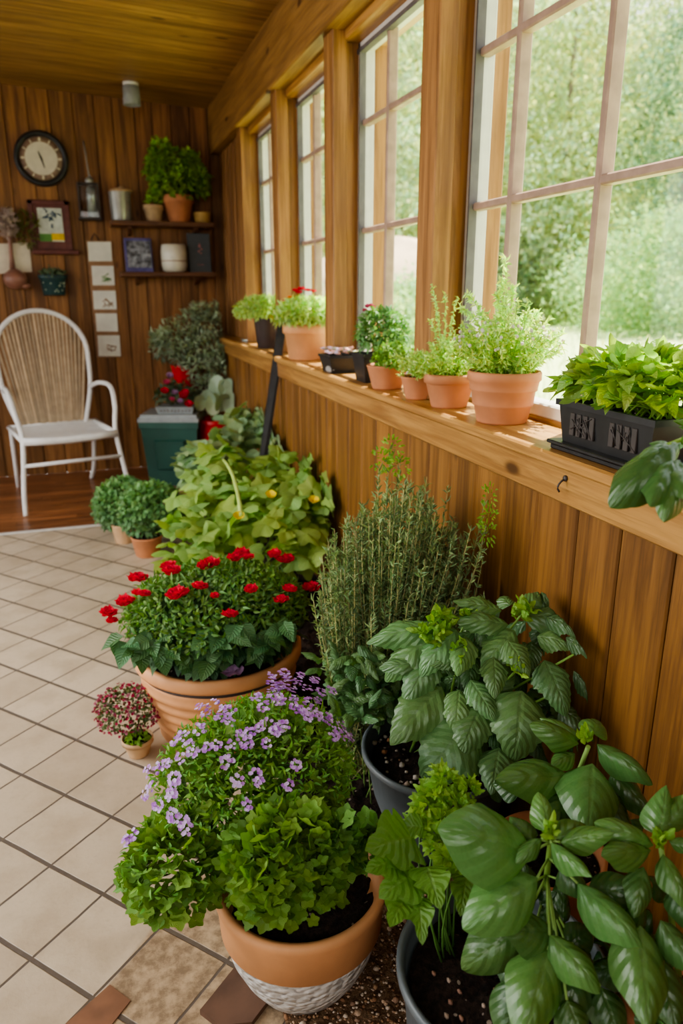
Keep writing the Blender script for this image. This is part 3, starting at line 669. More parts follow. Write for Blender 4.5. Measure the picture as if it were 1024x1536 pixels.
for x, y in ((520, 1010), (545, 1030), (505, 1040), (560, 1000), (580, 1035), (535, 985), (500, 1000), (530, 1050), (575, 1060), (550, 1060), (515, 1065)):
    p = atd(x, y, 1.80 + R.uniform(-.05, .05)); n = 14; b.leaves(SERR, p + unit(n) * .03, unit(n) + np.array([0, -.3, .2]), np.array([0, -.3, .9]) + unit(n) * .3, rnd(n, .04, .07), rnd(n, .025, .04), greens(n, .2, .12))
b.map(keepin).build('foliage', M['L_nettle'], gc)
b = MB()
for i in range(30): x = R.uniform(.5, .72); y = R.uniform(1.55, 1.85); b.tube(curve((x, y, .02), (x + R.uniform(-.05, .05), y - .03, R.uniform(.1, .25)), (0, 0, 0)), [.002, .001], 5)
b.build('stem', M['stem'], gc)

# ------------------------------------------------------------------ crinkle-leaved plant in the grey tub
GC = (.725, 1.41, 0)
gp = potted('potted_crinkle_mint', 'tall plant with big crinkled toothed leaves in the slate grey tub by the wall', 'potted plant', GC, .19, .275, 'bowl', M['greypot'], rb=.6)
b = MB(); 
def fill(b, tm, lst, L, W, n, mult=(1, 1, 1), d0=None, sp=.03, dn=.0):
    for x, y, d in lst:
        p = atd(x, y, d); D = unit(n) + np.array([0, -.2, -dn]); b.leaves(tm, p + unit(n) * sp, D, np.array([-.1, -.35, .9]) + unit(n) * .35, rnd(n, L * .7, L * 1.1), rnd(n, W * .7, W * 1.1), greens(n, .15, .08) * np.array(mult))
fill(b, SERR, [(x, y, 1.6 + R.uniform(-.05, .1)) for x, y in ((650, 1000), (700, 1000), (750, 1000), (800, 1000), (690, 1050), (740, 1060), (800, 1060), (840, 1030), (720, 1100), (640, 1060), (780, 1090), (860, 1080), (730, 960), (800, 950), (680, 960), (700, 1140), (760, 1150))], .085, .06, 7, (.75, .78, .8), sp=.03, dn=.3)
NL = [(782, 914, 1.58, 839, 886, 1.60, .5, 1.1), (785, 925, 1.57, 888, 930, 1.52, .48, .8), (765, 908, 1.6, 745, 886, 1.66, .6, 1.15), (752, 916, 1.58, 688, 912, 1.56, .55, 1.15), (762, 937, 1.55, 695, 938, 1.5, .5, 1.25),
      (771, 945, 1.55, 737, 996, 1.48, .72, 1.2), (805, 955, 1.54, 866, 972, 1.50, .6, .95), (858, 955, 1.52, 914, 978, 1.48, .6, .6), (868, 1005, 1.5, 912, 1052, 1.47, .55, .55), (800, 905, 1.6, 880, 905, 1.62, .45, .9), (820, 925, 1.55, 890, 950, 1.5, .5, .75),
      (657, 938, 1.56, 562, 970, 1.52, .46, 1.15), (650, 955, 1.55, 582, 1018, 1.5, .58, 1.1), (651, 980, 1.54, 616, 1056, 1.48, .62, 1.1), (685, 945, 1.54, 640, 1005, 1.47, .6, 1.15), (700, 955, 1.53, 690, 1010, 1.46, .62, 1.1), (690, 985, 1.52, 655, 1000, 1.48, .65, 1.1),
      (816, 990, 1.5, 848, 1066, 1.44, .72, 1.0), (782, 1036, 1.48, 780, 1134, 1.40, .92, 1.0), (662, 1030, 1.52, 602, 1116, 1.45, .72, .95), (688, 1035, 1.5, 685, 1094, 1.44, .72, 1.0), (708, 1090, 1.47, 648, 1170, 1.40, 1.0, .9), (748, 1122, 1.45, 740, 1186, 1.40, .85, .9),
      (720, 1060, 1.48, 700, 1130, 1.42, .8, .85), (760, 960, 1.5, 790, 1010, 1.45, .7, 1.05), (740, 985, 1.5, 745, 1040, 1.45, .7, 1.0), (705, 1020, 1.5, 735, 1075, 1.44, .7, .95), (800, 1080, 1.47, 850, 1120, 1.43, .7, .6), (840, 1060, 1.48, 890, 1110, 1.45, .6, .5), (640, 1000, 1.53, 575, 1000, 1.5, .5, 1.0), (830, 900, 1.6, 885, 890, 1.62, .45, .7)]
pleaf(b, SERR, NL, 1.05)
b.map(keepin).build('foliage', M['L_nettle'], gp)
for x, y, d, n, s in ((783, 918, 1.55, 22, .03), (660, 935, 1.53, 26, .034), (690, 975, 1.5, 14, .025), (775, 1000, 1.47, 12, .025), (640, 952, 1.52, 14, .028), (700, 925, 1.55, 12, .025), (660, 955, 1.51, 12, .024)):
    b = MB(); p = atd(x, y, d); D = unit(n) + np.array([0, -.2, .8]); b.leaves(SERR, p + unit(n) * s * .6, D, -D + unit(n) * .5, rnd(n, s * .7, s * 1.3), s * .55, greens(n, .2, .15))
    b.map(keepin).build('young_tip', M['L_bright'], gp, label='bright green young leaf tip')
b = MB()
for x, y, d in ((783, 920, 1.57), (660, 940, 1.55), (690, 980, 1.53), (775, 1005, 1.5), (870, 980, 1.5), (700, 930, 1.56), (640, 1010, 1.53), (830, 1040, 1.48), (730, 1090, 1.47)):
    e = atd(x, y, d); a = np.array(GC) + (R.uniform(-.07, .07), R.uniform(-.07, .07), .24); b.tube(curve(a, e, (0, 0, .03), 8), [.0045, .0025], 6, (1, 1.1, .9))
b.map(keepin).build('stem', M['stem'], gp)
b = MB()
for i in range(26): q = R.uniform(.1, .165); t = R.uniform(2.2, 4.6); c = (GC[0] + q * math.cos(t), GC[1] + q * math.sin(t), .248); rr = R.uniform(.003, .009); b.ball(c, (rr, rr, rr * .6), R.choice([(.5, .42, .35), (.36, .16, .06), (.6, .55, .5)]), 6, .2)
b.build('pebble', M['pebble'], gp)['kind'] = 'stuff'
p = atd(535, 1113, 1.55); 

# ------------------------------------------------------------------ basil plants
BC = (.545, .80, 0); 
bp = potted('potted_basil', 'large glossy basil and a bright lobed herb in the grey tub, bottom right', 'potted plant', BC, .172, .30, 'bowl', M['greypot'], rb=.72)
BL = [(800, 1278, 1.05, 688, 1262, .99, .78, 1.15), (822, 1250, 1.05, 817, 1182, 1.08, .55, 1.2), (835, 1258, 1.05, 892, 1236, 1.07, .62, 1.05), (840, 1264, 1.04, 910, 1258, 1.0, .5, 1.15), (826, 1264, 1.03, 876, 1318, .97, .42, 1.1), (806, 1316, 1.04, 722, 1400, .97, .62, 1.1), (866, 1325, 1.04, 963, 1418, .96, .48, 1.1),
      (830, 1395, 1.04, 770, 1410, 1.0, .8, .75), (824, 1402, 1.02, 896, 1484, .96, .55, 1.05), (822, 1425, 1.02, 798, 1560, .95, .66, .95), (785, 1385, 1.06, 706, 1474, 1.03, .62, .75), (800, 1260, 1.06, 760, 1225, 1.1, .6, .9), (812, 1258, 1.04, 788, 1290, 1.0, .45, 1.1),
      (880, 1340, 1.06, 960, 1345, 1.03, .7, .6), (850, 1420, 1.05, 900, 1400, 1.06, .8, .5), (870, 1440, 1.03, 850, 1540, .99, .7, .6), (780, 1470, 1.03, 760, 1570, .99, .7, .6), (900, 1480, 1.02, 930, 1570, .98, .7, .55), (840, 1300, 1.06, 880, 1350, 1.04, .7, .65), (790, 1330, 1.08, 740, 1330, 1.08, .7, .6), (850, 1500, .99, 880, 1580, .96, .7, .75)]
b = MB(); pleaf(b, BASIL, BL, 1.05)
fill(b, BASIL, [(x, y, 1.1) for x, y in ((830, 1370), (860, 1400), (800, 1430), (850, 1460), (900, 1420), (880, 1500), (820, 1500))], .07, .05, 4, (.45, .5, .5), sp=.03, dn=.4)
b.build('foliage', M['L_basil'], bp)
b = MB(); n = 16; p = atd(826, 1250, 1.03); D = unit(n) * .7 + np.array([0, -.1, 1.0]); b.leaves(BASIL, p + unit(n) * .008, D, -D * .2 + unit(n), rnd(n, .012, .028), .011, greens(n, .15) * 1.0); b.build('young_tip', M['L_bright'], bp, label='small pale leaves at the growing tip')
b = MB(); P = curve(np.array(BC) + (.09, .03, .26), atd(826, 1255, 1.05), (0, 0, .02), 8); b.tube(P, [.006, .004], 8, (1, 1.05, .9))
for (bx, by, bd, *_) in BL: 
    a = atd(bx, by, bd); q = P[np.argmin(np.linalg.norm(P - a, axis=1))] - (0, 0, .01); b.tube(curve(q, a, (0, 0, .004), 5), .002, 5)
b.build('stem', M['stem'], bp)
CLP = [(655, 1190, 1.20), (680, 1205, 1.19), (640, 1215, 1.19), (665, 1235, 1.17), (650, 1255, 1.16), (690, 1215, 1.18), (675, 1285, 1.13), (690, 1300, 1.12), (630, 1240, 1.18), (700, 1190, 1.2), (660, 1275, 1.15), (645, 1200, 1.2), (665, 1172, 1.2)]
b = MB()
for x, y, d in CLP: 
    p = atd(x, y, d); n = 34; dd = unit(n); dd[:, 2] = abs(dd[:, 2]); b.leaves(LOBE, p + dd * .014, dd + unit(n) * .4, dd + np.array([0, -.3, .6]), rnd(n, .012, .026), rnd(n, .010, .018), greens(n, .22, .12))
pleaf(b, LOBE, [(620, 1255, 1.14, 560, 1288, 1.08, .95, .8), (635, 1240, 1.15, 600, 1245, 1.14, .9, .85), (625, 1305, 1.12, 586, 1350, 1.06, .95, .85), (640, 1300, 1.11, 655, 1352, 1.05, .85, .85), (610, 1340, 1.1, 590, 1392, 1.04, .8, .85), (628, 1345, 1.09, 632, 1405, 1.03, .6, .8), (700, 1310, 1.1, 692, 1372, 1.05, .65, .7), (600, 1290, 1.12, 563, 1310, 1.07, .85, .75)], 1.1, (.62, .72, .9))
b.build('lobed_foliage', M['L_bright'], bp, label='bright green small lobed leaves of a second herb')
b = MB()
for x, y, d in CLP: b.tube(curve(np.array(BC) + (-.06 + R.uniform(-.02, .02), .08 + R.uniform(-.02, .02), .25), atd(x, y, d) - (0, 0, .02), (R.uniform(-.03, .03), R.uniform(.0, .05), .0)), [.0022, .0014], 5, (.4, .55, .4))
b.build('herb_stem', M['stem'], bp)
b = MB()
for i in range(14): q = R.uniform(.02, .14); t = R.uniform(2.5, 5.0); b.ball((BC[0] + q * math.cos(t), BC[1] + q * math.sin(t), .271), (.004, .006, .003), R.choice([(.36, .2, .14), (.5, .38, .3)]), 6, .2)
b.build('pebble', M['pebble'], bp)['kind'] = 'stuff'

MC = (.795, 1.04, 0)
mp = potted('potted_basil', 'shorter basil standing between the tall crinkled plant and the front basil, against the boards', 'potted plant', MC, .115, .26, 'plain', M['terra'])
ML = [(872, 1108, 1.27, 813, 1084, 1.28, .42, 1.15), (868, 1116, 1.26, 818, 1094, 1.22, .5, 1.0), (890, 1101, 1.27, 903, 1072, 1.31, .85, 1.15), (895, 1116, 1.26, 977, 1174, 1.20, .42, 1.15), (888, 1145, 1.24, 888, 1242, 1.16, .82, 1.0), (848, 1160, 1.25, 758, 1186, 1.21, .62, .95), (918, 1155, 1.26, 970, 1226, 1.22, .55, .6), (905, 1125, 1.26, 940, 1150, 1.24, .6, .8), (862, 1130, 1.26, 835, 1150, 1.23, .6, .8), (900, 1180, 1.24, 940, 1250, 1.2, .6, .55), (860, 1190, 1.23, 830, 1240, 1.19, .7, .55)]
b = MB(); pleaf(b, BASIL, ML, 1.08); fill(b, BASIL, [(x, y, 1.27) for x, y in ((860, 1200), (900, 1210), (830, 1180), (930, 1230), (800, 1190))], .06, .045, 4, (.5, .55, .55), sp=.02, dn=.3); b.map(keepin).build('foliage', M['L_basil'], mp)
b = MB(); n = 10; p = atd(880, 1112, 1.25); D = unit(n) * .7 + np.array([0, -.1, 1.0]); b.leaves(BASIL, p + unit(n) * .007, D, -D * .2 + unit(n), rnd(n, .014, .03), .014, greens(n, .1)); b.build('young_tip', M['L_bright'], mp, label='small pale leaves at the growing tip')
b = MB(); b.tube(curve(np.array(MC) + (0, 0, .22), atd(882, 1120, 1.27), (0, 0, .02), 8), [.0055, .004], 8); b.build('stem', M['stem'], mp)
XC = (.80, .665, 0)
xp = potted('potted_basil', 'basil at the right edge of the photo, in the nearest corner by the boards', 'potted plant', XC, .10, .27, 'plain', M['terra'])
XL = [(989, 1255, 1.05, 1002, 1187, 1.09, .62, 1.15), (980, 1268, 1.04, 912, 1243, 1.02, .5, 1.15), (976, 1275, 1.03, 922, 1298, .98, .45, 1.05), (994, 1281, 1.03, 1030, 1352, .98, .5, 1.1), (1003, 1262, 1.04, 1048, 1272, 1.02, .5, 1.1), (965, 1300, 1.04, 960, 1372, 1.0, .55, .75), (960, 1388, 1.0, 970, 1532, .93, .62, .95), (990, 1380, 1.0, 1046, 1470, .95, .5, .7), (1000, 1240, 1.06, 1040, 1200, 1.08, .6, 1.0), (990, 1440, .99, 1010, 1540, .95, .7, .55), (1010, 1330, 1.03, 1040, 1400, 1.0, .6, .8), (975, 1320, 1.06, 930, 1360, 1.05, .65, .6)]
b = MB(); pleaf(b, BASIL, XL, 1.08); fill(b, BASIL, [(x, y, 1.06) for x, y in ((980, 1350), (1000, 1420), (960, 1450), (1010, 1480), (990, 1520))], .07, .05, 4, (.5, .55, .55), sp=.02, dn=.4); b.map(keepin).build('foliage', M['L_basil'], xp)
b = MB(); n = 12; p = atd(990, 1262, 1.03); D = unit(n) * .7 + np.array([0, -.1, 1.0]); b.leaves(BASIL, p + unit(n) * .007, D, -D * .2 + unit(n), rnd(n, .014, .03), .012, greens(n, .1)); b.build('young_tip', M['L_bright'], xp, label='small pale leaves at the growing tip')
b = MB(); b.tube(curve(np.array(XC) + (0, 0, .22), atd(990, 1265, 1.05), (0, 0, .02), 8), [.0055, .004], 8); b.build('stem', M['stem'], xp)

# ------------------------------------------------------------------ middle distance: gourd, grey-green clump, parsley
def clump(name, label, base, tm, mat, spots, L, W, n, mult=(1, 1, 1), sp=.06, dn=.1, v=.2, yel=.15):
    t = thing(name, label, 'plant', base); b = MB(); st = MB()
    for x, y, d in spots:
        p = atd(x, y, d); D = unit(n) * np.array([1, 1, .5]) + np.array([-.1, -.35, -dn]); b.leaves(tm, p + unit(n) * sp, D, np.array([-.15, -.3, 1.]) + unit(n) * .3, rnd(n, L * .6, L * 1.1), rnd(n, W * .6, W * 1.1), greens(n, v, yel) * np.array(mult))
        a = np.array(base) + (R.uniform(-.15, .15), R.uniform(-.15, .15), 0); st.tube(keepin(curve(a, p, (0, 0, .05), 7)), [.006, .003], 6, (1.3, 1.3, 1.))
    st.map(keepin).build('stem', M['stem'], t); b.map(keepin).build('foliage', mat, t); return t
sp = [(270, 770), (295, 735), (320, 700), (345, 690), (300, 800), (335, 810), (375, 790), (410, 760), (440, 735), (470, 730), (505, 740), (395, 715), (360, 745), (430, 700), (460, 760), (420, 805), (460, 790), (350, 770), (310, 770), (500, 760), (300, 840), (340, 840), (385, 745), (480, 705), (280, 820), (420, 780), (330, 730), (440, 820)]
sq = clump('gourd_plant', 'broad lime green gourd vine sprawling behind the red flowers', (.60, 2.95, .02), GOURD, M['L_gourd'], [(x, y, 3.0 + (815 - y) / 260 + R.uniform(-.1, .1)) for x, y in sp], .125, .125, 12, sp=.08)
b = MB(); b.tube(curve(atd(335, 690, 3.2), atd(362, 775, 2.85), (.02, 0, .06), 8), [.006, .009], 8, (2.0, 1.6, 1.6)); b.build('vine_stem', M['stem'], sq, label='pale arching vine stem')
for x, y, d in ((406, 744, 2.95), (358, 776, 2.85), (470, 752, 2.98)): flower(sq, atd(x, y, d), 5, .028, M['P_yel'], ROUND, .5, 1, (0, -.5, 1))
sp = [(300, 690), (320, 682), (345, 668), (375, 645), (400, 650), (430, 660), (455, 665), (480, 685), (310, 690), (350, 665), (390, 665), (425, 680), (460, 695), (345, 690), (395, 695), (440, 705), (290, 705), (495, 690), (370, 650), (410, 648), (440, 655), (365, 640), (290, 695), (360, 632), (385, 625), (405, 632), (430, 640), (455, 650), (475, 668), (490, 680)]
clump('squash_plant', 'pale grey green leafy clump in the bed below the far sill, behind the gourd vine', (.62, 4.0, .02), ROUND, M['L_grey'], [(x, y, 4.0 + (700 - y) / 160 + R.uniform(-.15, .15)) for x, y in sp], .085, .085, 20, sp=.085, v=.28)
for i, (px, py, d, w) in enumerate(((188, 800, 4.25, .062), (222, 812, 4.1, .072))):
    c = atz(px, py + 20, 0) if i else atz(px, py + 12, 0)
    lab = ('pale clay pot of parsley, left of the pair beside the gourd vine', 'brown clay pot of parsley, right of the pair beside the gourd vine')[i]
    t = potted('potted_parsley', lab, 'potted plant', c, w * 1.15, .11, 'plain', (M['terrapale'], M['terra'])[i], 'parsley pots by the vine', rb=.75)
    e = atd((186, 228)[i], (760, 768)[i], np.dot(c - CAM, FW) + .02); b = MB(); b2 = MB()
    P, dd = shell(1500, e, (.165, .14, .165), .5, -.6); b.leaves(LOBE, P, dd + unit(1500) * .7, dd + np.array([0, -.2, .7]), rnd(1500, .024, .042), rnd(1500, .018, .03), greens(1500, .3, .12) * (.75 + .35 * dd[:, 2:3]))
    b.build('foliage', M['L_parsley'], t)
    for k in range(14): b2.tube(curve(np.array(c) + (0, 0, .09), e + unit(1)[0] * .08, (0, 0, .03)), [.003, .0015], 5)
    b2.build('stem', M['stem'], t)
    if i == 0:
        b = MB(); p = atd(188, 722, 4.28); 
        for k in range(46): b.ball(p + unit(1)[0] * np.array([.055, .04, .012]), .010, (1, 1, 1), 5)
        b.build('flower_cluster', M['P_white'], t, label='flat creamy flower head')
        b = MB(); b.tube(curve(np.array(c) + (0, 0, .1), p, (0, 0, 0)), .003, 5); b.build('flower_stem', M['stem'], t)
# ------------------------------------------------------------------ on the window sill
def frond(b, a, e, n, L, bend=(0, 0, 0), st=None, w=.25, mult=1.0):
    P = curve(a, e, bend, 9)
    if st is not None: st.tube(P, [.0018, .0008], 4, (1.3, 1.4, .8))
    tt = rnd(n, .15, 1.); i0 = np.minimum((tt * 8).astype(int), 7); fr = (tt * 8 - i0)[:, None]; Q = P[i0] * (1 - fr) + P[i0 + 1] * fr
    ax = P[i0 + 1] - P[i0]; ax /= np.linalg.norm(ax, axis=1)[:, None] + 1e-9
    b.leaves(LAN, Q, unit(n) + ax * .6, unit(n) + np.array([0, 0, .5]), rnd(n, L * .6, L * 1.2), L * w, greens(n, .3, .2) * mult)
def sillpot(name, label, px, R_, h, style, mat, x=None, py=None, rb=.70, cat='potted plant'):
    p = atz(px[0], px[1], SZ); c = np.array([p[0], p[1], SZ])
    if x is not None: r = ray(*px); c[:2] = (x, x * r[1] / r[0])
    return potted(name, label, cat, c, R_, h, style, mat, rb=rb), c
# three feathery herbs
t, c = sillpot('potted_feathery_herb', 'feathery sunlit herb in the large ringed terracotta pot nearest the black planter box', (752, 628), .094, .132, 'ring', M['terra'], x=1.0)
b = MB(); st = MB()
for i in range(150):
    th = R.uniform(0, 2 * PI); q = R.random() ** .6; lean = q * .15; top = c + (math.cos(th) * lean, math.sin(th) * lean, .135 + R.uniform(.05, .21) * (1 - .55 * q))
    a = c + (math.cos(th) * lean * .35, math.sin(th) * lean * .35, .11); frond(b, a, top, 48, .017, (0, 0, .03), st, .28)
for x, y in ((758, 385), (752, 420), (745, 440), (700, 440), (792, 470), (808, 470), (690, 460), (770, 430)): frond(b, c + (0, 0, .12), atd(x, y, np.dot(c - CAM, FW)), 120, .019, (0, 0, .05), st, .3, 1.1)
b.build('foliage', M['L_feather'], t); st.build('stem', M['stem'], t)
b = MB(); P, d = shell(70, c + (0, 0, .20), (.14, .14, .06), .8, -.2)
for p in P: b.ball(p, .0045, (1, 1, 1), 5)
b.build('blossom', M['P_white'], t, label='scattered tiny white blooms')
t2, c2 = sillpot('potted_feathery_herb', 'feathery herb with a tall sprig, in the terracotta pot left of the largest ringed one', (673, 606), .076, .098, 'rim', M['terra'], x=.985)
b = MB(); st = MB()
for i in range(120):
    th = R.uniform(0, 2 * PI); q = R.random() ** .6; lean = q * .13; top = c2 + (math.cos(th) * lean, math.sin(th) * lean, .10 + R.uniform(.02, .13) * (1 - .6 * q)); frond(b, c2 + (math.cos(th) * lean * .35, math.sin(th) * lean * .35, .08), top, 42, .015, (0, 0, .02), st, .3)
dd = np.dot(c2 - CAM, FW)
for x, y in ((648, 425), (652, 450), (645, 480), (668, 440), (685, 445)): frond(b, c2 + (-.02, 0, .1), atd(x, y, dd), 70, .014, (0, 0, .03), st, .35, 1.05)
b.build('foliage', M['L_feather'], t2); st.build('stem', M['stem'], t2)
t3, c3 = sillpot('potted_trailing_herb', 'wispy pale herb trailing over the smallest terracotta pot on the sill', (626, 596), .055, .072, 'plain', M['terra'], x=.965)
b = MB(); st = MB()
for i in range(60):
    th = R.uniform(0, 2 * PI); lean = R.uniform(.02, .09); frond(b, c3 + (0, 0, .06), c3 + (math.cos(th) * lean, math.sin(th) * lean, .075 + R.uniform(-.015, .06)), 26, .014, (0, 0, .04), st, .3)
b.build('foliage', M['L_feather'], t3); st.build('stem', M['stem'], t3)
t4, c4 = sillpot('potted_herb', 'small green herb in a wide flared terracotta pot beside the black nursery pots', (580, 580), .072, .082, 'plain', M['terra'], x=.968, rb=.72)
b = MB(); st = MB(); P, d = shell(420, c4 + (.02, -.02, .10), (.075, .075, .055), .4, -.4); b.leaves(OV, P, d + unit(420) * .7, d + np.array([0, 0, .5]), rnd(420, .014, .026), .013, greens(420, .3) * .85); b.build('foliage', M['L_ivy'], t4)
# black pots
def squarepot(root, c, w, h, mat, d=None, taper=.82, name='pot'):
    d = d or w; b = MB()
    def ringv(sx, sy, z): return [(c[0] - sx, c[1] - sy, z), (c[0] + sx, c[1] - sy, z), (c[0] + sx, c[1] + sy, z), (c[0] - sx, c[1] + sy, z)]
    V = ringv(w * taper, d * taper, c[2]) + ringv(w, d, c[2] + h * .85) + ringv(w * 1.07, d * 1.05, c[2] + h * .86) + ringv(w * 1.07, d * 1.05, c[2] + h) + ringv(w * .96, d * .97, c[2] + h) + ringv(w * .9, d * .92, c[2] + h * .72)
    Q = [(3, 2, 1, 0)] + [(i * 4 + j, i * 4 + (j + 1) % 4, (i + 1) * 4 + (j + 1) % 4, (i + 1) * 4 + j) for i in range(5) for j in range(4)]
    b.add(V, Q, smooth=False); p = b.build(name, mat, root)
    s = MB(); nx = 14; g = np.linspace(-1, 1, nx); X, Y = np.meshgrid(g, g); V = np.c_[c[0] + X.ravel() * w * .94, c[1] + Y.ravel() * d * .95, c[2] + h * .84 + NR.uniform(-.004, .004, nx * nx)]; i = np.arange(nx * nx).reshape(nx, nx)
    s.add(V, np.c_[i[:-1, :-1].ravel(), i[:-1, 1:].ravel(), i[1:, 1:].ravel(), i[1:, :-1].ravel()]); s.build('soil', M['soil'], root); return p
r = ray(560, 563); c5 = np.array([1.0, r[1] / r[0] * 1.0, SZ]); t5 = thing('potted_pinks', 'bushy green plant with small pink flowers in the tall black nursery pot', 'potted plant', c5)
squarepot(t5, c5, .062, .105, M['black']); b = MB(); e5 = (c5 + (.03, -.01, .175), np.array([.105, .10, .10]))
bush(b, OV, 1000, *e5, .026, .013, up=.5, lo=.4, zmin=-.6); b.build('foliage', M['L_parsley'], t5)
dd = np.dot(c5 - CAM, FW) - .07
for x, y, s in ((551, 460, 1), (560, 463, 1.1), (547, 466, .9), (553, 472, 1), (556, 459, .9)): flower(t5, atd(x, y, dd), 6, .012 * s, M['P_pink'], ROUND, .4, 2, (-.3, -.6, .7))
b = MB(); b.tube(curve(c5 + (0, 0, .1), atd(554, 468, dd), (0, 0, 0)), .0018, 5); b.build('stem', M['stem'], t5)
r = ray(510, 557); c6 = np.array([.985, r[1] / r[0] * .985, SZ]); t6 = thing('succulent_tray', 'low black tray crowded with pale speckled succulents', 'potted plant', c6)
squarepot(t6, c6, .068, .072, M['black'], .075); b = MB()
for i in range(34):
    p = c6 + (R.uniform(-.06, .06), R.uniform(-.065, .065), .072 + R.uniform(0, .022)); n = 12; t_ = np.arange(n) / n * 2 * PI * 2.4; D = np.c_[np.cos(t_), np.sin(t_), .3 + np.arange(n) / n * 1.6]; cc = R.choice([(2.6, 1.7, 3.6), (3.0, 2.0, 4.2), (1.6, 1.3, 1.6), (2.8, 1.5, 2.6)])
    b.leaves(OV, p, D, -D + np.array([0, 0, 2.]), .017, .010, np.array(cc) * R.uniform(.8, 1.2))
b.build('succulents', M['L_silver'], t6)
r = ray(468, 545); p = np.array([.935, r[1] / r[0] * .935 - .28, SZ + .016]); b = MB(); b.ball(p, (.022, .034, .017), seg=12, jit=.06); tag(b.build('pebble', M['stone'], None, p - (0, 0, .016)), 'smooth grey stone on the sill by the black succulent tray', 'stone')
# marigolds
t7, c7 = sillpot('potted_marigold', 'broad terracotta pot of feathery marigolds with a red bloom on top', (463, 536), .128, .175, 'rim', M['terra2'], x=1.025, rb=.78)
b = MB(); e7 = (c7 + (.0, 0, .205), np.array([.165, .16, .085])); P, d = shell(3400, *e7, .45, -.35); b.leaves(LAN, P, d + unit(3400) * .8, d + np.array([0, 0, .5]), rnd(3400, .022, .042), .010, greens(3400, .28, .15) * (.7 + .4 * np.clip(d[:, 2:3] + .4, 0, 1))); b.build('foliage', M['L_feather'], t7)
dd = np.dot(c7 - CAM, FW) - .05
for x, y, s in ((443, 437, 1), (452, 435, 1.1), (462, 437, 1), (470, 438, .8), (448, 440, 1)): flower(t7, atd(x, y, dd), 8, .024 * s, M['P_red'], RUFF, .3, 3)
flower(t7, atd(435, 447, dd - .05), 8, .018, M['P_orange'], RUFF, .3, 2)
b = MB(); p0 = c7 + (.08, -.08, .19); b.leaves(OV, np.array([p0, p0 + (0, -.02, .01)]), np.array([(1, -.6, .25), (.9, -.9, .5)]), (0, 0, 1), .10, .035, (.9, 1, .6)); b.build('long_leaf', M['L_sun'], t7)
t8, c8 = sillpot('potted_marigold', 'dark glazed pot of marigolds with an orange bloom, farthest plant along the sill', (405, 519), .095, .185, 'plain', M['darkpot'], x=1.015, rb=.8)
b = MB(); e8 = (c8 + (-.03, 0, .205), np.array([.17, .15, .085])); P, d = shell(2600, *e8, .45, -.3); b.leaves(LAN, P, d + unit(2600) * .8, d + np.array([0, 0, .5]), rnd(2600, .022, .042), .010, greens(2600, .28, .15) * .9); b.build('foliage', M['L_feather'], t8)
for x, y in ((405, 472), (414, 474), (409, 476)): flower(t8, atd(x, y, np.dot(c8 - CAM, FW) - .13), 9, .038, M['P_orange'], RUFF, .3, 3, (-.2, -.6, .8))
r = ray(373, 506); p = np.array([1.0, r[1] / r[0], SZ]); b = MB(); b.lathe([(.004, 0), (.04, 0), (.045, .004), (.052, .018), (.046, .018), (.04, .007), (.004, .007)], p, 24); tag(b.build('glass_dish', M['glassware'], None, p), 'little grey glass dish at the far end of the sill', 'dish')
# black planter box with its saucer tray
TC = np.array([1.015, 1.19, SZ]); t9 = thing('planter_box', 'black rectangular planter box of sunlit yellow green leafy plants on a black tray', 'planter', TC)
b = MB(); hw, hd = .088, .155; b.box(TC + (-hw, -hd, 0), TC + (hw, hd, .012), bev=.004); b.box(TC + (-hw - .006, -hd - .006, .012), TC + (hw + .006, hd + .006, .020), bev=.003); b.build('tray', M['black'], t9)
c = TC + (0, 0, .02); squarepot(t9, c, .080, .088, M['black'], .143, .92, 'box')
for (y0, y1) in ((-.105, -.02), (.02, .105)):
    b = MB()
    for k in range(4): 
        ya = y0 + (y1 - y0) * k / 4 + .003; b.box(TC + (-.0815, ya, .038), TC + (-.076, ya + .014, .085), bev=.001)
    for k in range(9): b.tube([TC + (-.0815, y0 + R.uniform(0, .08), .04 + R.uniform(0, .02)), TC + (-.0825, y0 + R.uniform(0, .08), .065 + R.uniform(0, .018))], .0012, 4)
    b.build('relief_panel', M['iron'], t9, label='raised lattice panel')
b = MB(); b2 = MB(); e9 = (TC + (0, 0, .142), np.array([.12, .19, .068]))
P, d = shell(620, *e9, .45, -.25); D = d * np.array([1, 1, .35]) + unit(620) * .5; b.leaves(OV + IVY + ROUND, P, D, np.array([0, 0, 1.]) + unit(620) * .55, rnd(620, .026, .05), rnd(620, .024, .040), greens(620, .28, .16)); b.build('foliage', M['L_sun'], t9)
for x, y in ((700, 600),): pass
for i in range(60): q = e9[0] + unit(1)[0] * e9[1] * .6; b2.tube(curve(TC + (R.uniform(-.06, .06), R.uniform(-.12, .12), .095), q, (0, 0, .02)), [.0022, .0014], 5, (1.3, 1.3, .8))
b2.build('stem', M['stem'], t9)
b = MB(); P, d = shell(90, e9[0] + (-.02, 0, -.01), e9[1] * .95, .8, -.1); b.leaves(OV, P, d * np.array([1, 1, .3]) + unit(90) * .5, np.array([0, 0, 1.]) + unit(90) * .5, rnd(90, .03, .05), .034, np.array([1.5, 1.4, .5]) * rnd(90, .8, 1.1)[:, None]); b.build('yellow_leaves', M['L_sun'], t9, label='yellowing leaves')
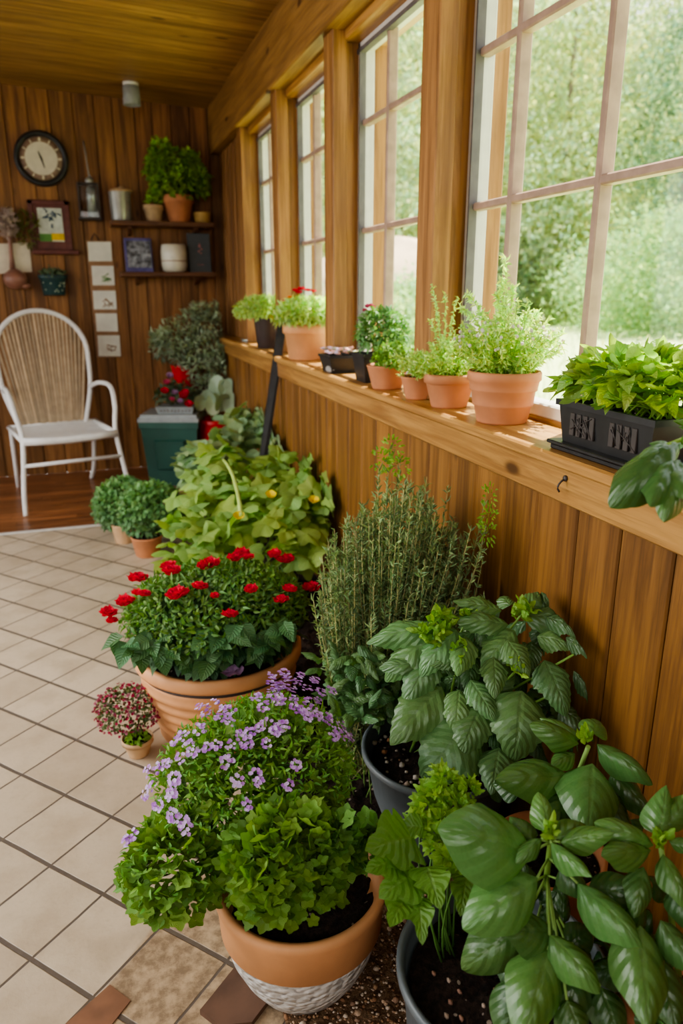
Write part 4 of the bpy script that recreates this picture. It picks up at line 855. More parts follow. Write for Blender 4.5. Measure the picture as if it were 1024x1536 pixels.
# plant at the right edge, on the sill in front of the box
EC2 = np.array([.985, .90, SZ]); tE = potted('potted_trailing_plant', 'dark pot with long drooping leaves hanging over the sill at the right edge', 'potted plant', EC2, .062, .075, 'plain', M['black'])
b = MB(); EL = [(1008, 690, .96, 985, 760, .92, .5, 1.0), (1018, 700, .96, 1010, 770, .91, .5, .9), (1012, 668, .98, 942, 745, .93, .55, .8), (1000, 672, 1.0, 968, 740, .94, .5, .65), (1015, 690, .97, 1035, 745, .92, .9, .95), (1020, 665, 1.0, 975, 690, .96, .5, 1.1), (1028, 670, 1.0, 1045, 640, 1.0, .6, 1.1), (1010, 668, 1.0, 985, 664, .98, .5, 1.1), (1030, 690, .97, 1060, 730, .93, .7, .9), (1020, 690, .98, 985, 720, .95, .5, .7)]
pleaf(b, BASIL, EL, 1.0); P, d = shell(50, EC2 + (0, 0, .10), (.07, .07, .04), .4, -.2); b.leaves(BASIL, P, d + unit(50) * .4, np.array([0, 0, 1.]) + unit(50) * .3, .06, .035, greens(50, .2)); b.build('foliage', M['L_basil'], tE)
b = MB(); b.tube(curve(EC2 + (0, 0, .06), atd(1000, 668, .99), (0, 0, .05)), .003, 5, (1.3, 1.3, .8)); b.build('stem', M['stem'], tE)

# ------------------------------------------------------------------ back wall
YW = YB
def wp(x, y, dy=.0): return aty(x, y, YW - dy)
# clock
c = wp(62, 238, .03); R_ = .175; t = thing('wall_clock', 'round dark rimmed wall clock with a cream dial on the plank wall', 'clock', c)
def lathey(prof, cen, seg=48): b = MB(); b.lathe([(r, z) for r, z in prof], (0, 0, 0), seg); b.v = [np.c_[v[:, 0], -v[:, 2], v[:, 1]] + np.array(cen) for v in b.v]; return b
lathey([(.01, -.03), (R_, -.03), (R_, .01), (R_ - .012, .022), (R_ - .03, .018), (R_ - .036, .0), (.01, 0)], c).build('rim', M['black'], t)
lathey([(R_ - .036, .001), (R_ - .036, .006), (.105, .006)], c).build('chapter_ring', M['clockring'], t); lathey([(.105, .007), (.001, .007)], c).build('dial', M['clockface'], t)
b = MB()
for k in range(12):
    b = MB(); a = k * PI / 6; u = np.array([math.sin(a), 0, math.cos(a)]); s = np.array([math.cos(a), 0, -math.sin(a)]); m = c + u * .120 + (0, -.0085, 0); w = .004 if k % 3 else .007
    b.add([m - u * .012 - s * w, m - u * .012 + s * w, m + u * .012 + s * w, m + u * .012 - s * w], [(0, 1, 2, 3)], smooth=False); b.build('hour_mark', M['cream'], t)

for ln, w, a in ((.062, .006, math.radians(165)), (.045, .007, math.radians(-20))):
    b = MB(); u = np.array([math.sin(a), 0, math.cos(a)]); s = np.array([math.cos(a), 0, -math.sin(a)]); m = c + (0, -.012, 0); b.add([m - u * .01 - s * w, m - u * .01 + s * w, m + u * ln + s * w * .4, m + u * ln - s * w * .4], [(0, 1, 2, 3)], smooth=False); b.build('hand', M['black'], t)
# framed picture
a, e = wp(38, 300), wp(108, 378); c = (a + e) / 2; t = thing('framed_picture', 'small blue and yellow print in a wide maroon frame with a ledge, below the clock', 'picture', (c[0], YW, c[2]))
fx0, fx1, fz0, fz1 = a[0] + .02, e[0], e[2], a[2]; p0, p1 = wp(55, 312), wp(97, 363)
b = MB(); b.box((fx0, YW - .025, fz0), (fx1, YW, fz1), bev=.004)
for q in (((fx0 - .01, YW - .04, fz1 - .03), (fx1 + .01, YW, fz1)), ((fx0 - .01, YW - .04, fz0), (fx0 + .025, YW, fz1)), ((fx1 - .025, YW - .04, fz0), (fx1 + .01, YW, fz1))): b.box(*q, bev=.004)
b.build('frame', M['maroon'], t); b = MB(); b.box((fx0 - .01, YW - .07, fz0 - .02), (fx1 + .05, YW, fz0 + .01), bev=.005); b.build('ledge', M['maroon'], t)
b = MB(); b.box((p0[0], YW - .03, p1[2]), (p1[0], YW - .024, p0[2])); pr_ = b.build('print', M['pale'], t)
b = MB(); b.box((p0[0], YW - .032, p1[2]), ((p0[0] + p1[0]) / 2, YW - .0295, p1[2] + .05)); b.build('print_patch', M['pgreen'], pr_); b = MB(); b.box(((p0[0] + p1[0]) / 2, YW - .032, p1[2] + .008), (p1[0], YW - .0295, p1[2] + .055)); b.build('print_patch', M['yellow'], pr_)
b = MB(); m = np.array([(p0[0] + p1[0]) / 2 + .01, YW - .033, p1[2] + .135])
for k in range(16):
    q = m + (R.uniform(-.05, .05), 0, R.uniform(-.055, .055)); b.tube(curve(q, q + (R.uniform(-.04, .04), 0, R.uniform(-.03, .03)), (R.uniform(-.03, .03), 0, R.uniform(-.03, .03)), 6), .0038, 4)
b.build('ink_scroll', M['picblue'], pr_)
# glass wall lantern on a hook
a, e = wp(116, 276, .06), wp(150, 328, .06); t = thing('wall_lantern', 'glass box lantern hanging from a metal hook beside the framed picture', 'lantern', ((a[0] + e[0]) / 2, YW, e[2]))
x0, x1, z0, z1 = a[0], e[0], e[2], a[2]
b = MB()
for x in (x0, x1):
    for y in (YW - .12, YW - .01): b.box((x - .005, y - .005, z0), (x + .005, y + .005, z1))
b.box((x0 - .012, YW - .128, z0 - .012), (x1 + .012, YW - .002, z0 + .004), bev=.003); b.box((x0 - .006, YW - .125, z1 - .004), (x1 + .006, YW - .004, z1 + .006), bev=.003); b.build('frame', M['iron'], t)
b = MB(); b.box((x0 + .004, YW - .118, z0 + .004), (x1 - .004, YW - .113, z1 - .004)); b.box((x0 + .004, YW - .11, z0 + .004), (x0 + .008, YW - .02, z1 - .004)); b.build('pane', M['glass'], t)
b = MB(); c = ((x0 + x1) / 2 + .02, YW - .065, z0 + .005); b.lathe([(.004, 0), (.035, 0), (.036, .16), (.03, .2), (.004, .2)], c, 20); b.build('candle_glass', M['glassware'], t)
h1, h2 = wp(125, 212, .01), wp(133, 262, .05); b = MB(); b.tube([h1, (h1 + h2) / 2 + (0, -.01, 0), h2, h2 + (.02, -.02, -.03)], .006, 6); b.ball(h2 + (.0, -.02, -.045), (.03, .02, .03), seg=10, jit=.15); b.tube([h2 + (0, -.01, -.03), ((x0 + x1) / 2, YW - .06, z1 + .005)], .007, 6); b.build('hook', M['galv'], t)
# hanging card strip
a, e = wp(129, 362), wp(182, 536); t = thing('card_strip', 'long hanging strip of five white cards on a wooden backing', 'wall hanging', ((a[0] + e[0]) / 2, YW, (a[2] + e[2]) / 2))
rows = [(131, 166, 363, 392), (137, 170, 399, 428), (139, 173, 436, 464), (143, 175, 470, 497), (146, 179, 503, 534)]
b = MB(); T0, T1, B0, B1 = wp(128, 361), wp(167, 361), wp(145, 536), wp(181, 536); V = [np.array(q) * (1, 0, 1) + (0, YW - dy, 0) for dy in (.001, .012) for q in (T0, T1, B1, B0)]
b.add(V, [(0, 1, 2, 3), (7, 6, 5, 4), (0, 4, 5, 1), (1, 5, 6, 2), (2, 6, 7, 3), (3, 7, 4, 0)], smooth=False); b.build('backing', M['cardbrown'], t)
for i, (l, r_, tp, bt) in enumerate(rows):
    q = [wp(l, tp), wp(r_, tp), wp(r_ + 2, bt), wp(l + 2, bt)]; V = [np.array(v) * (1, 0, 1) + (0, YW - dy, 0) for dy in (.013, .020) for v in q]; b = MB(); b.add(V, [(0, 1, 2, 3), (7, 6, 5, 4), (0, 4, 5, 1), (1, 5, 6, 2), (2, 6, 7, 3), (3, 7, 4, 0)], smooth=False); cd_ = b.build('card', M['card'], t)
    if i in (1, 2, 4):
        b = MB(); m = np.array(q).mean(0) + (.02, 0, -.03); m[1] = YW - .021
        for k in range(6): b.tube([m + (R.uniform(-.04, .04), 0, R.uniform(-.02, .03)), m + (R.uniform(-.04, .04), 0, R.uniform(-.02, .05))], .003, 4)
        b.build('drawing', M['pgreen'] if i == 1 else M['cardbrown'], cd_)
b = MB(); m = wp(141, 350); m[1] = YW - .01; b.tube([m + (-.03, .005, -.06), m + (0, 0, 0), m + (.04, .005, -.06)], .004, 5); b.build('cord', M['iron'], t)
# teal wall pot
c = wp(82, 443, .065); t = thing('wall_pot', 'dark teal dotted flowerpot hung on the wall under the framed picture', 'pot', (c[0], YW - .065, c[2])); c = np.array([c[0], YW - .065, c[2]])
b = MB(); b.lathe([(.004, 0), (.070, 0), (.074, .006), (.088, .11), (.097, .116), (.100, .14), (.092, .14), (.086, .118), (.01, .11)], c, 28); b.map(lambda v: np.c_[v[:, 0], np.minimum(c[1] + (v[:, 1] - c[1]) * .62, YW), v[:, 2]]).build('pot', M['tealpot'], t)
for k in range(14): b = MB(); an = R.uniform(-2.6, -.5); z = R.uniform(.02, .1); q = .072 + z * .14; b.ball(c + (q * math.cos(an), q * math.sin(an) * .62, z), .0055, seg=6); b.build('dot', M['dots'], t)
b = MB(); P, d = shell(90, c + (0, 0, .14), (.085, .05, .03), .5, -.1); b.leaves(OV, P, d + unit(90) * .7, d, .035, .018, greens(90)); b.tube(curve(c + (0, 0, .13), c + (-.02, .02, .21), (0, 0, 0)), .003, 4); b.build('foliage', M['L_dark'], t)
# ladle, paper and dried posy at the far left
a, e = wp(-8, 366), wp(48, 409); b = MB(); V = [np.array(v) * (1, 0, 1) + (0, YW - dy, 0) for dy in (.001, .006) for v in (wp(-10, 366), wp(44, 364), wp(48, 408), wp(-8, 411))]
b.add(V, [(0, 1, 2, 3), (7, 6, 5, 4), (0, 4, 5, 1), (1, 5, 6, 2), (2, 6, 7, 3), (3, 7, 4, 0)], smooth=False); tag(b.build('paper_sheet', M['cream'], None, (a[0], YW, e[2])), 'cream paper sheet pinned on the wall behind the hanging ladle', 'paper')
l0, l1 = wp(12, 318, .03), wp(22, 432, .03); t = thing('ladle', 'dull copper ladle hanging bowl down at the left edge of the wall', 'ladle', (l1[0], YW - .03, l1[2]))
b = MB(); hp = [wp(10, 325, .02), wp(14, 350, .03), wp(17, 385, .03), wp(19, 405, .04)]; b.tube(hp, [.022, .014, .014, .02], 8); b.build('handle', M['copper'], t)
b = MB(); c = wp(23, 419, .075); b.lathe([(.004, -.07), (.045, -.06), (.072, -.03), (.08, 0), (.07, .035), (.035, .06), (.02, .07), (.004, .07)], c, 24); b.ball(c + (.06, -.01, -.045), (.04, .03, .02), seg=10); b.build('bowl', M['copper'], t)
c = wp(12, 335, .07); t = thing('dried_posy', 'dried flower posy hanging above the ladle by the picture frame', 'dried flowers', c)
b = MB()
for k in range(60): q = c + unit(1)[0] * np.array([.055, .04, .085]); n = 5; b.leaves(OV, q, unit(n), unit(n), .04, .018, R.choice([(.8, .8, .8), (.6, .55, .4), (1.2, 1.15, 1.1), (.4, .25, .2)]))
b.build('petals', M['dried'], t); b = MB(); P, d = shell(120, c + (.12, .02, -.04), (.07, .03, .12), .3, -1); b.leaves(LAN, P, d + unit(120), unit(120), .05, .014, (1.3, .9, .4)); b.build('sprigs', M['L_dark'], t)
# shelves
for nm, L, Rr, lab in (('wall_shelf', (165, 336), (319, 340), 'upper dark wooden wall shelf with plant pots and a lidded tin'), ('wall_shelf', (180, 412), (319, 412), 'lower dark wooden wall shelf with a book, a cream jar and a charcoal box')):
    a, e = wp(*L, .08), wp(*Rr, .08); z = (a[2] + e[2]) / 2; t = thing(nm, lab, 'shelf', ((a[0] + e[0]) / 2, YW - .08, z), 'wall shelves'); b = MB(); b.box((a[0], YW - .23, z - .016), (min(e[0], .925), YW, z + .016), bev=.004); b.build('board', M['shelf'], t)
    for k in (.18, .82):
        b = MB(); x = a[0] + (e[0] - a[0]) * k; b.add([(x + s, yy, zz) for s in (-.012, .012) for yy, zz in ((YW, z - .016), (YW - .13, z - .016), (YW - .13, z - .03), (YW, z - .075))], [(0, 1, 2, 3), (7, 6, 5, 4), (0, 4, 5, 1), (1, 5, 6, 2), (2, 6, 7, 3), (3, 7, 4, 0)], smooth=False); b.build('bracket', M['shelf'], t)
    if L[0] == 165: ZU = z + .016
    else: ZL = z + .016
def onsh(x, z): p = wp(x, 400, .115); return np.array([p[0], YW - .115, z])
c = onsh(188, ZU); t = thing('lidded_tin', 'galvanised tin with a loose lid at the left end of the upper shelf', 'tin', c)
b = MB(); b.lathe([(.004, 0), (.066, 0), (.068, .005), (.074, .185), (.078, .19), (.072, .192), (.066, .18), (.004, .18)], c, 28); b.build('body', M['galv'], t); b = MB(); b.lathe([(.004, .21), (.04, .215), (.078, .203), (.080, .196), (.074, .190)], c + (.012, 0, .002), 28); b.ball(c + (.012, 0, .222), (.018, .018, .01), seg=8); b.build('lid', M['tan'], t)
c = onsh(236, ZU); t = potted('potted_sprig', 'little tan clay pot between the tin and the bushy herb on the upper shelf', 'potted plant', c, .072, .115, 'rim', M['tan'], rb=.7); b = MB(); P, d = shell(60, c + (0, 0, .13), (.045, .045, .04), .2, 0); b.leaves(OV, P, d + unit(60) * .4, d, .04, .022, greens(60)); b.build('foliage', M['L_shelf'], t)
c = onsh(273, ZU); t = potted('potted_herb', 'bright bushy green herb in a terracotta pot on the upper shelf', 'potted plant', c, .112, .185, 'rim', M['terra'], rb=.66)
b = MB(); dd = np.dot(c - CAM, FW)
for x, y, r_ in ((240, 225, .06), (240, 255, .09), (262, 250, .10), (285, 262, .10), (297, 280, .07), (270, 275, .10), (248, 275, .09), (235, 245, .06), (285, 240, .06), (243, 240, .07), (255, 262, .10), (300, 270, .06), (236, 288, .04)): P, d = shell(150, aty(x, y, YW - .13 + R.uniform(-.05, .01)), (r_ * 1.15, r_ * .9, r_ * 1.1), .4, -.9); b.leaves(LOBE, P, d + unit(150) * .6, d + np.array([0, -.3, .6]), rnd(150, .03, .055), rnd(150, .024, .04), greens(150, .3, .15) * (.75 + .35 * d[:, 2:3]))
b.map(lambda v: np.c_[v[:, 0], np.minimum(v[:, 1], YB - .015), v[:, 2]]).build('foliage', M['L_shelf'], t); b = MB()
for k in range(10): b.tube(curve(c + (0, 0, .15), aty(R.uniform(240, 290), R.uniform(250, 280), YW - .14), (0, 0, .02)), .004, 5)
b.build('stem', M['stem'], t)
c = onsh(307, ZU); b = MB(); b.lathe([(.004, 0), (.05, 0), (.053, .005), (.064, .07), (.066, .075), (.058, .075), (.05, .01), (.004, .01)], c, 28); tag(b.build('bowl', M['mustard'], None, c), 'small mustard yellow bowl at the right end of the upper shelf', 'bowl')
a, e = onsh(189, ZL), onsh(230, ZL); t = thing('book', 'glossy violet book with a photo cover leaning on the lower shelf', 'book', (a + e) / 2)
def slab(root, name, x0, x1, z0, z1, y, th, lean, mat, bev=.003):
    b = MB(); b.box((x0, y - th, z0), (x1, y, z1), bev=bev); b.map(lambda v: np.c_[v[:, 0], v[:, 1] + (v[:, 2] - z0) * lean, v[:, 2]]); return b.build(name, mat, root)
bk = slab(t, 'cover', a[0], e[0], ZL, ZL + .235, YW - .09, .03, .2, M['purplecover']); slab(t, 'page_block', a[0] + .004, e[0] - .004, ZL + .002, ZL + .232, YW - .085, .012, .2, M['cream']); slab(t, 'cover_photo', a[0] + .015, e[0] - .01, ZL + .03, ZL + .215, YW - .1205, .001, .2, M['photo'])
b = MB()
for k in range(14): q = np.array([(a[0] + e[0]) / 2 + R.uniform(-.05, .06), YW - .124, ZL + .15 + R.uniform(-.03, .05)]); q[1] += (q[2] - ZL) * .2; b.ball(q, (.016, .002, .013), seg=6)
b.build('cover_flower', M['P_pink'], t)
c = onsh(262, ZL); b = MB(); t = thing('ceramic_jar', 'squat cream ceramic jar between the violet book and the charcoal box', 'jar', c)
b.lathe([(.004, 0), (.065, 0), (.085, .012), (.094, .05), (.094, .14), (.088, .185), (.08, .195), (.074, .19), (.07, .15), (.004, .15)], c, 32); b.build('body', M['ceramic'], t); b = MB(); b.lathe([(.0945, .075), (.096, .078), (.0945, .081)], c, 32); b.tube(curve(c + (-.03, -.09, .10), c + (.05, -.085, .07), (0, 0, .02)), .002, 4); b.build('painted_line', M['cardbrown'], t)
a, e = onsh(284, ZL), onsh(314, ZL); t = thing('gift_box', 'tall charcoal box with a small pink emblem at the right end of the lower shelf', 'box', (a + e) / 2); slab(t, 'body', a[0], e[0] + .015, ZL, ZL + .275, YW - .06, .06, .08, M['bookgrey'])
b = MB(); m = np.array([(a[0] + e[0]) / 2 + .01, YW - .1225, ZL])
for dx, dz, s in ((0, .185, .010), (.012, .165, .008), (-.006, .15, .009), (.008, .135, .006), (.0, .2, .006)): b.ball(m + (dx, (dz) * .08, dz), (s, .002, s), seg=6)
for k in range(6): b.ball(m + (-.02 + k * .008, .055 * .08, .055), (.003, .002, .005), seg=5)
b.build('emblem', M['pink'], t)
# ceiling spot
c = np.array(aty(196, 128, 5.45)); c[2] = ceil_z(c[0]); t = thing('ceiling_spotlight', 'small white cylinder spotlight on the boarded ceiling', 'light', c); b = MB(); b.lathe([(.004, .0), (.05, 0), (.05, -.015), (.045, -.02)], c, 24); b.build('base', M['white'], t); b = MB(); b.lathe([(.044, -.018), (.052, -.022), (.056, -.13), (.05, -.132), (.044, -.1), (.004, -.1)], c, 24); b.build('shade', M['lid'], t)

# ------------------------------------------------------------------ white chair with the fan back
CC = np.array([-.235, 5.17, .003]); ph = math.radians(13); cs, sn = math.cos(ph), math.sin(ph)
def ch(x, y, z): return np.array([CC[0] + x * cs - y * sn, CC[1] + x * sn + y * cs, CC[2] + z])   # x right, y back
t = thing('fan_back_chair', 'white metal armchair with a tall rounded back of beige straps on the wood floor', 'chair', CC)
def T(name, pts, r, mat='white', **k): b = MB(); b.tube(pts, r, 10); return b.build(name, M[mat], t, **k)
def sp(pts, n=8):                                               # smooth path through points
    P = [np.array(p, float) for p in pts]; P = [2 * P[0] - P[1]] + P + [2 * P[-1] - P[-2]]; o = []
    for i in range(1, len(P) - 2):
        for k in range(n): u = k / n; o.append(.5 * ((2 * P[i]) + (P[i + 1] - P[i - 1]) * u + (2 * P[i - 1] - 5 * P[i] + 4 * P[i + 1] - P[i + 2]) * u * u + (3 * P[i] - P[i - 1] - 3 * P[i + 1] + P[i + 2]) * u ** 3))
    o.append(P[-2]); return o
W = .285; SH = .455
def bk(x, z): return ch(x, .27 + (z - SH) * .20, z)             # the leaning back plane
for s in (-1, 1):
    T('leg', sp([ch(s * (W + .045), -.34, .0), ch(s * (W + .035), -.32, .15), ch(s * W, -.27, SH), ch(s * (W + .02), -.23, .62), ch(s * (W + .03), -.12, .735), ch(s * (W + .02), .12, .74), ch(s * W, .30, .70)]), .0155)
    T('leg', sp([ch(s * (W - .03), .44, .0), ch(s * (W - .02), .36, .12), ch(s * (W - .01), .28, SH)]), .015)
arch = []
for k in range(25): a = PI * k / 24; arch.append(bk(-.30 * math.cos(a) * 1.0, .93 + .285 * math.sin(a)))
T('back_frame', [bk(-.20, SH - .02)] + sp([bk(-.22, SH), bk(-.285, .70), arch[0]], 5)[:-1] + arch + sp([arch[-1], bk(.285, .70), bk(.22, SH)], 5)[1:] + [bk(.20, SH - .02)], .0165)
b = MB(); nst = 23
for k in range(nst):
    u = -1 + 2 * k / (nst - 1); x0 = u * .195; x1 = u * .285; zt = .93 + .285 * math.sqrt(max(0, 1 - (x1 / .30) ** 2)); tn = R.uniform(.65, 1.15)
    P = [bk(x0 + (x1 - x0) * v ** .9, SH + .01 + (zt - SH - .01) * v) + (0, R.uniform(-.004, .004), 0) for v in np.linspace(0, 1, 8)]
    wv = np.array([cs, sn, 0]) * .0085; V = []; 
    for p in P: V += [p - wv, p + wv - np.array([-sn, cs, 0]) * 0, p + wv + np.array([-sn, cs, 0]) * .006, p - wv + np.array([-sn, cs, 0]) * .006]
    Q = [(i * 4 + j, i * 4 + (j + 1) % 4, (i + 1) * 4 + (j + 1) % 4, (i + 1) * 4 + j) for i in range(7) for j in range(4)]; b.add(V, Q, (tn, tn, tn * .97), smooth=False)
b.build('back_straps', M['strap'], t, label='beige back straps')
b = MB()
for k in range(13):
    y = -.28 + k * .045; V = [ch(x, y + dy, SH + dz - .02 * math.sin((y + .28) / .56 * PI)) for dz in (0, .008) for x, dy in ((-W, 0), (W, 0), (W, .036), (-W, .036))]; b.add(V, [(3, 2, 1, 0), (4, 5, 6, 7), (0, 1, 5, 4), (1, 2, 6, 5), (2, 3, 7, 6), (3, 0, 4, 7)], smooth=False)
b.build('seat', M['white'], t); T('seat_frame', [ch(-W, -.29, SH), ch(-W * .5, -.305, SH - .006), ch(0, -.31, SH - .008), ch(W * .5, -.305, SH - .006), ch(W, -.29, SH)], .024)
T('seat_frame', [ch(-W, -.27, SH), ch(-W, .28, SH)], .016); T('seat_frame', [ch(W, -.27, SH), ch(W, .28, SH)], .016); T('seat_frame', [ch(-W, .28, SH), ch(W, .28, SH)], .016)
T('stretcher', [ch(-W - .015, -.30, .305), ch(W + .015, -.30, .305)], .012)

# ------------------------------------------------------------------ green bin and plants in the far corner
GB = np.array([.515, 5.36, .003]); t = thing('storage_bin', 'dark green plastic storage bin with a grey top in the far corner', 'bin', GB)
g = math.radians(-18); gc_, gs = math.cos(g), math.sin(g)
def gp_(x, y, z): return np.array([GB[0] + x * gc_ - y * gs, GB[1] + x * gs + y * gc_, GB[2] + z])
def frus(b, w0, w1, d0, d1, z0, z1, oy=0): V = [gp_(sx * w, sy * d + oy, z) for w, d, z in ((w0, d0, z0), (w1, d1, z1)) for sx, sy in ((-1, -1), (1, -1), (1, 1), (-1, 1))]; b.add(V, [(3, 2, 1, 0), (4, 5, 6, 7), (0, 1, 5, 4), (1, 2, 6, 5), (2, 3, 7, 6), (3, 0, 4, 7)], smooth=False); return b
b = frus(MB(), .165, .200, .14, .165, 0, .46); frus(b, .207, .207, .172, .172, .42, .465); bo = b.build('body', M['greenbin'], t)
b = MB(); V = [gp_(x, y, z) for x, y, z in ((-.10, -.152, .12), (.10, -.152, .12), (.11, -.168, .34), (-.11, -.168, .34), (-.09, -.165, .13), (.09, -.165, .13), (.10, -.181, .33), (-.10, -.181, .33))]; b.add(V, [(4, 5, 6, 7), (0, 1, 5, 4), (1, 2, 6, 5), (2, 3, 7, 6), (3, 0, 4, 7)], smooth=False); b.build('raised_panel', M['greenbin'], bo)
frus(frus(MB(), .212, .212, .178, .178, .465, .49), .2, .195, .165, .16, .49, .515).build('lid', M['lid'], t)
ZT = GB[2] + .515
c = gp_(.04, -.03, .515); t = thing('flower_tray', 'printed tray of crimson and violet flowers standing on the green bin', 'potted plant', c)
b = MB(); frus(b, .0, .0, .0, .0, 0, 0.001); b = MB()
def fr2(b, cx, cy, w0, w1, d0, d1, z0, z1): V = [gp_(cx + sx * w, cy + sy * d, z) for w, d, z in ((w0, d0, z0), (w1, d1, z1)) for sx, sy in ((-1, -1), (1, -1), (1, 1), (-1, 1))]; b.add(V, [(3, 2, 1, 0), (4, 5, 6, 7), (0, 1, 5, 4), (1, 2, 6, 5), (2, 3, 7, 6), (3, 0, 4, 7)], smooth=False); return b
fr2(b, .04, -.03, .12, .135, .08, .095, .515, .565).build('tray', M['lid'], t)
b = MB()
for k in range(9): p = gp_(-.06 + k * .025, -.118, .533); b.tube(curve(p, p + (R.uniform(-.006, .01), 0, R.uniform(.012, .022)), (.008, 0, 0), 4), .0035, 4)
b.build('lettering', M['maroon'], t, label='dark scribbled lettering on the tray front')
b = MB(); P, d = shell(240, gp_(.03, -.02, .62), (.13, .10, .10), .2, -.4); b.leaves(OV, P, d + unit(240) * .6, d, .045, .022, greens(240, .3) * .8); b.build('foliage', M['L_dark'], t)
for x, y, s, m in ((275, 595, 1.3, 'P_red'), (283, 608, 1.2, 'P_red'), (250, 575, 1, 'P_pink'), (255, 565, 1, 'P_mauve'), (262, 590, .9, 'P_mauve'), (247, 588, 1.1, 'P_red'), (270, 603, .8, 'P_mauve'), (278, 590, 1.0, 'P_red'), (258, 600, .8, 'P_pink')): flower(t, atd(x, y, 5.10), 7, .035 * s, M[m], RUFF, .4, 2, (0, -.6, .8))
# small dark table behind the bin that carries the tall grey-green plant
SC = np.array([.70, 5.70, .003]); t = thing('plant_stool', 'small dark plant stool behind the green bin', 'stool', SC); b = MB(); b.lathe([(.01, .62), (.15, .62), (.155, .63), (.155, .65), (.15, .655), (.01, .655)], SC, 28); b.build('seat', M['maroon'], t)
for k in range(3): a = k * 2.1 + .4; b = MB(); b.tube([SC + (math.cos(a) * .13, math.sin(a) * .13, 0), SC + (math.cos(a) * .08, math.sin(a) * .08, .62)], .013, 8); b.build('leg', M['maroon'], t)
c = SC + (-.05, -.03, .655); t = potted('potted_olive_shrub', 'airy grey green shrub in a red pot raised in the far corner', 'potted plant', c, .10, .16, 'plain', M['red'], rb=.75)
b = MB(); st = MB(); dd = 5.55
for x, y, r_ in ((300, 468, .07), (285, 490, .12), (315, 490, .12), (262, 505, .13), (245, 520, .10), (290, 520, .15), (325, 470, .07), (320, 520, .13), (300, 550, .12), (325, 555, .12), (275, 530, .1), (310, 580, .1), (335, 535, .09), (240, 505, .06)):
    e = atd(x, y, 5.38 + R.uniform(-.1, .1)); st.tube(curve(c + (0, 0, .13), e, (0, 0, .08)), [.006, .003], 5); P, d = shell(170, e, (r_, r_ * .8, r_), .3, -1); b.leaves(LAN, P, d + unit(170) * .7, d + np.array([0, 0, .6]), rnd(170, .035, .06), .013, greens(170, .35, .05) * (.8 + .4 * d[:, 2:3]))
st.build('stem', M['wstem'], t); b.map(lambda v: np.c_[np.minimum(v[:, 0], .915), np.minimum(v[:, 1], YB - .01), v[:, 2]]).build('foliage', M['L_silver'], t)
c = np.array([.80, 5.30, .003]); t = potted('potted_rubber_plant', 'round leaved plant in a wide red pot right of the green bin', 'potted plant', c, .125, .46, 'plain', M['red'], rb=.75)
b = MB(); 
for x, y, s in ((310, 592, 1), (325, 583, 1.1), (340, 582, .9), (330, 600, 1.1), (345, 605, 1), (318, 605, 1), (300, 600, .8), (335, 575, .8)): p = atd(x, y, 5.17); b.leaves(ROUND, p - (0, 0, .05), unit(1)[0] * .5 + np.array([0, -.2, .7]), (R.uniform(-.5, .5), -1, .4), .14 * s, .11 * s, greens(1, .2, .1)[0])
b.map(lambda v: np.c_[np.minimum(v[:, 0], .92), v[:, 1:]]).build('foliage', M['L_silver'], t)
b = MB()
for k in range(6): b.tube(curve(c + (0, 0, .4), atd(R.uniform(308, 340), R.uniform(592, 605), 5.17), (0, 0, .02)), .005, 5)
b.build('stem', M['stem'], t)
# black tool handle leaning on the sill
a, e = np.array([.80, 3.78, .02]), np.array([.885, 3.9, 1.16]); a2 = aty(402, 640, 3.75); e2 = aty(424, 488, 3.85); k_d = (e2 - a2); k_d = k_d / k_d[2]
lo = e2 + k_d * (.02 - e2[2]); 
t = thing('tool_handle', 'flat black tool handle leaning upright against the sill among the bed plants', 'tool', lo); b = MB(); u = np.array([1., 0, 0]) * .026; w = np.array([0, 1., 0]) * .010
V = [p + s * u + q * w for p in (lo, e2) for s, q in ((-.7, -1), (.7, -1), (.7, 1), (-.7, 1))]; V[4:] = [e2 + s * u * 1.1 + q * w + (0, 0, .03 * (s + 1)) for s, q in ((-1, -1), (1, -1), (1, 1), (-1, 1))]
b.add(V, [(3, 2, 1, 0), (4, 5, 6, 7), (0, 1, 5, 4), (1, 2, 6, 5), (2, 3, 7, 6), (3, 0, 4, 7)], smooth=False); b.build('shaft', M['black'], t); b = MB(); b.tube([e2 + (.02, 0, -.02), e2 + (.035, 0, .055)], .010, 6); b.build('end_cap', M['black'], t)
# small hook on the apron
p = aty(841, 708, 1.27); p = np.array([SX + .012, p[1] * SX / p[0], .975]); b = MB(); b.tube(curve(p, p + (-.012, 0, -.028), (-.02, 0, .0)), .0022, 5); b.ball(p, (.005, .007, .007), seg=8); tag(b.build('cup_hook', M['iron'], None, p), 'tiny dark hook screwed into the sill board below the planter box', 'hook')

# ------------------------------------------------------------------ outdoors
GZ = -.35
b = MB(); V = []; gx = np.linspace(1.3, 110, 60); gy = np.linspace(-40, 140, 90); X, Y = np.meshgrid(gx, gy); Z = GZ + .12 * np.sin(X * .3) * np.cos(Y * .23) + np.clip(X - 30, 0, None) * .02
i = np.arange(60 * 90).reshape(90, 60); b.add(np.c_[X.ravel(), Y.ravel(), Z.ravel()], np.c_[i[:-1, :-1].ravel(), i[:-1, 1:].ravel(), i[1:, 1:].ravel(), i[1:, :-1].ravel()])
k_ = N('lawn'); v_ = k_.obj(); n_ = k_.noise(v_, .5, 5, .65); n2_ = k_.noise(v_, 6., 4); M['lawn'] = k_.done(k_.bsdf(k_.mix(n2_, k_.mix(n_, (.50, .60, .28), (.62, .68, .40)), (.44, .54, .22)), .9, Specular_IOR_Level=.1))
struct(b.build('ground_lawn', M['lawn']))
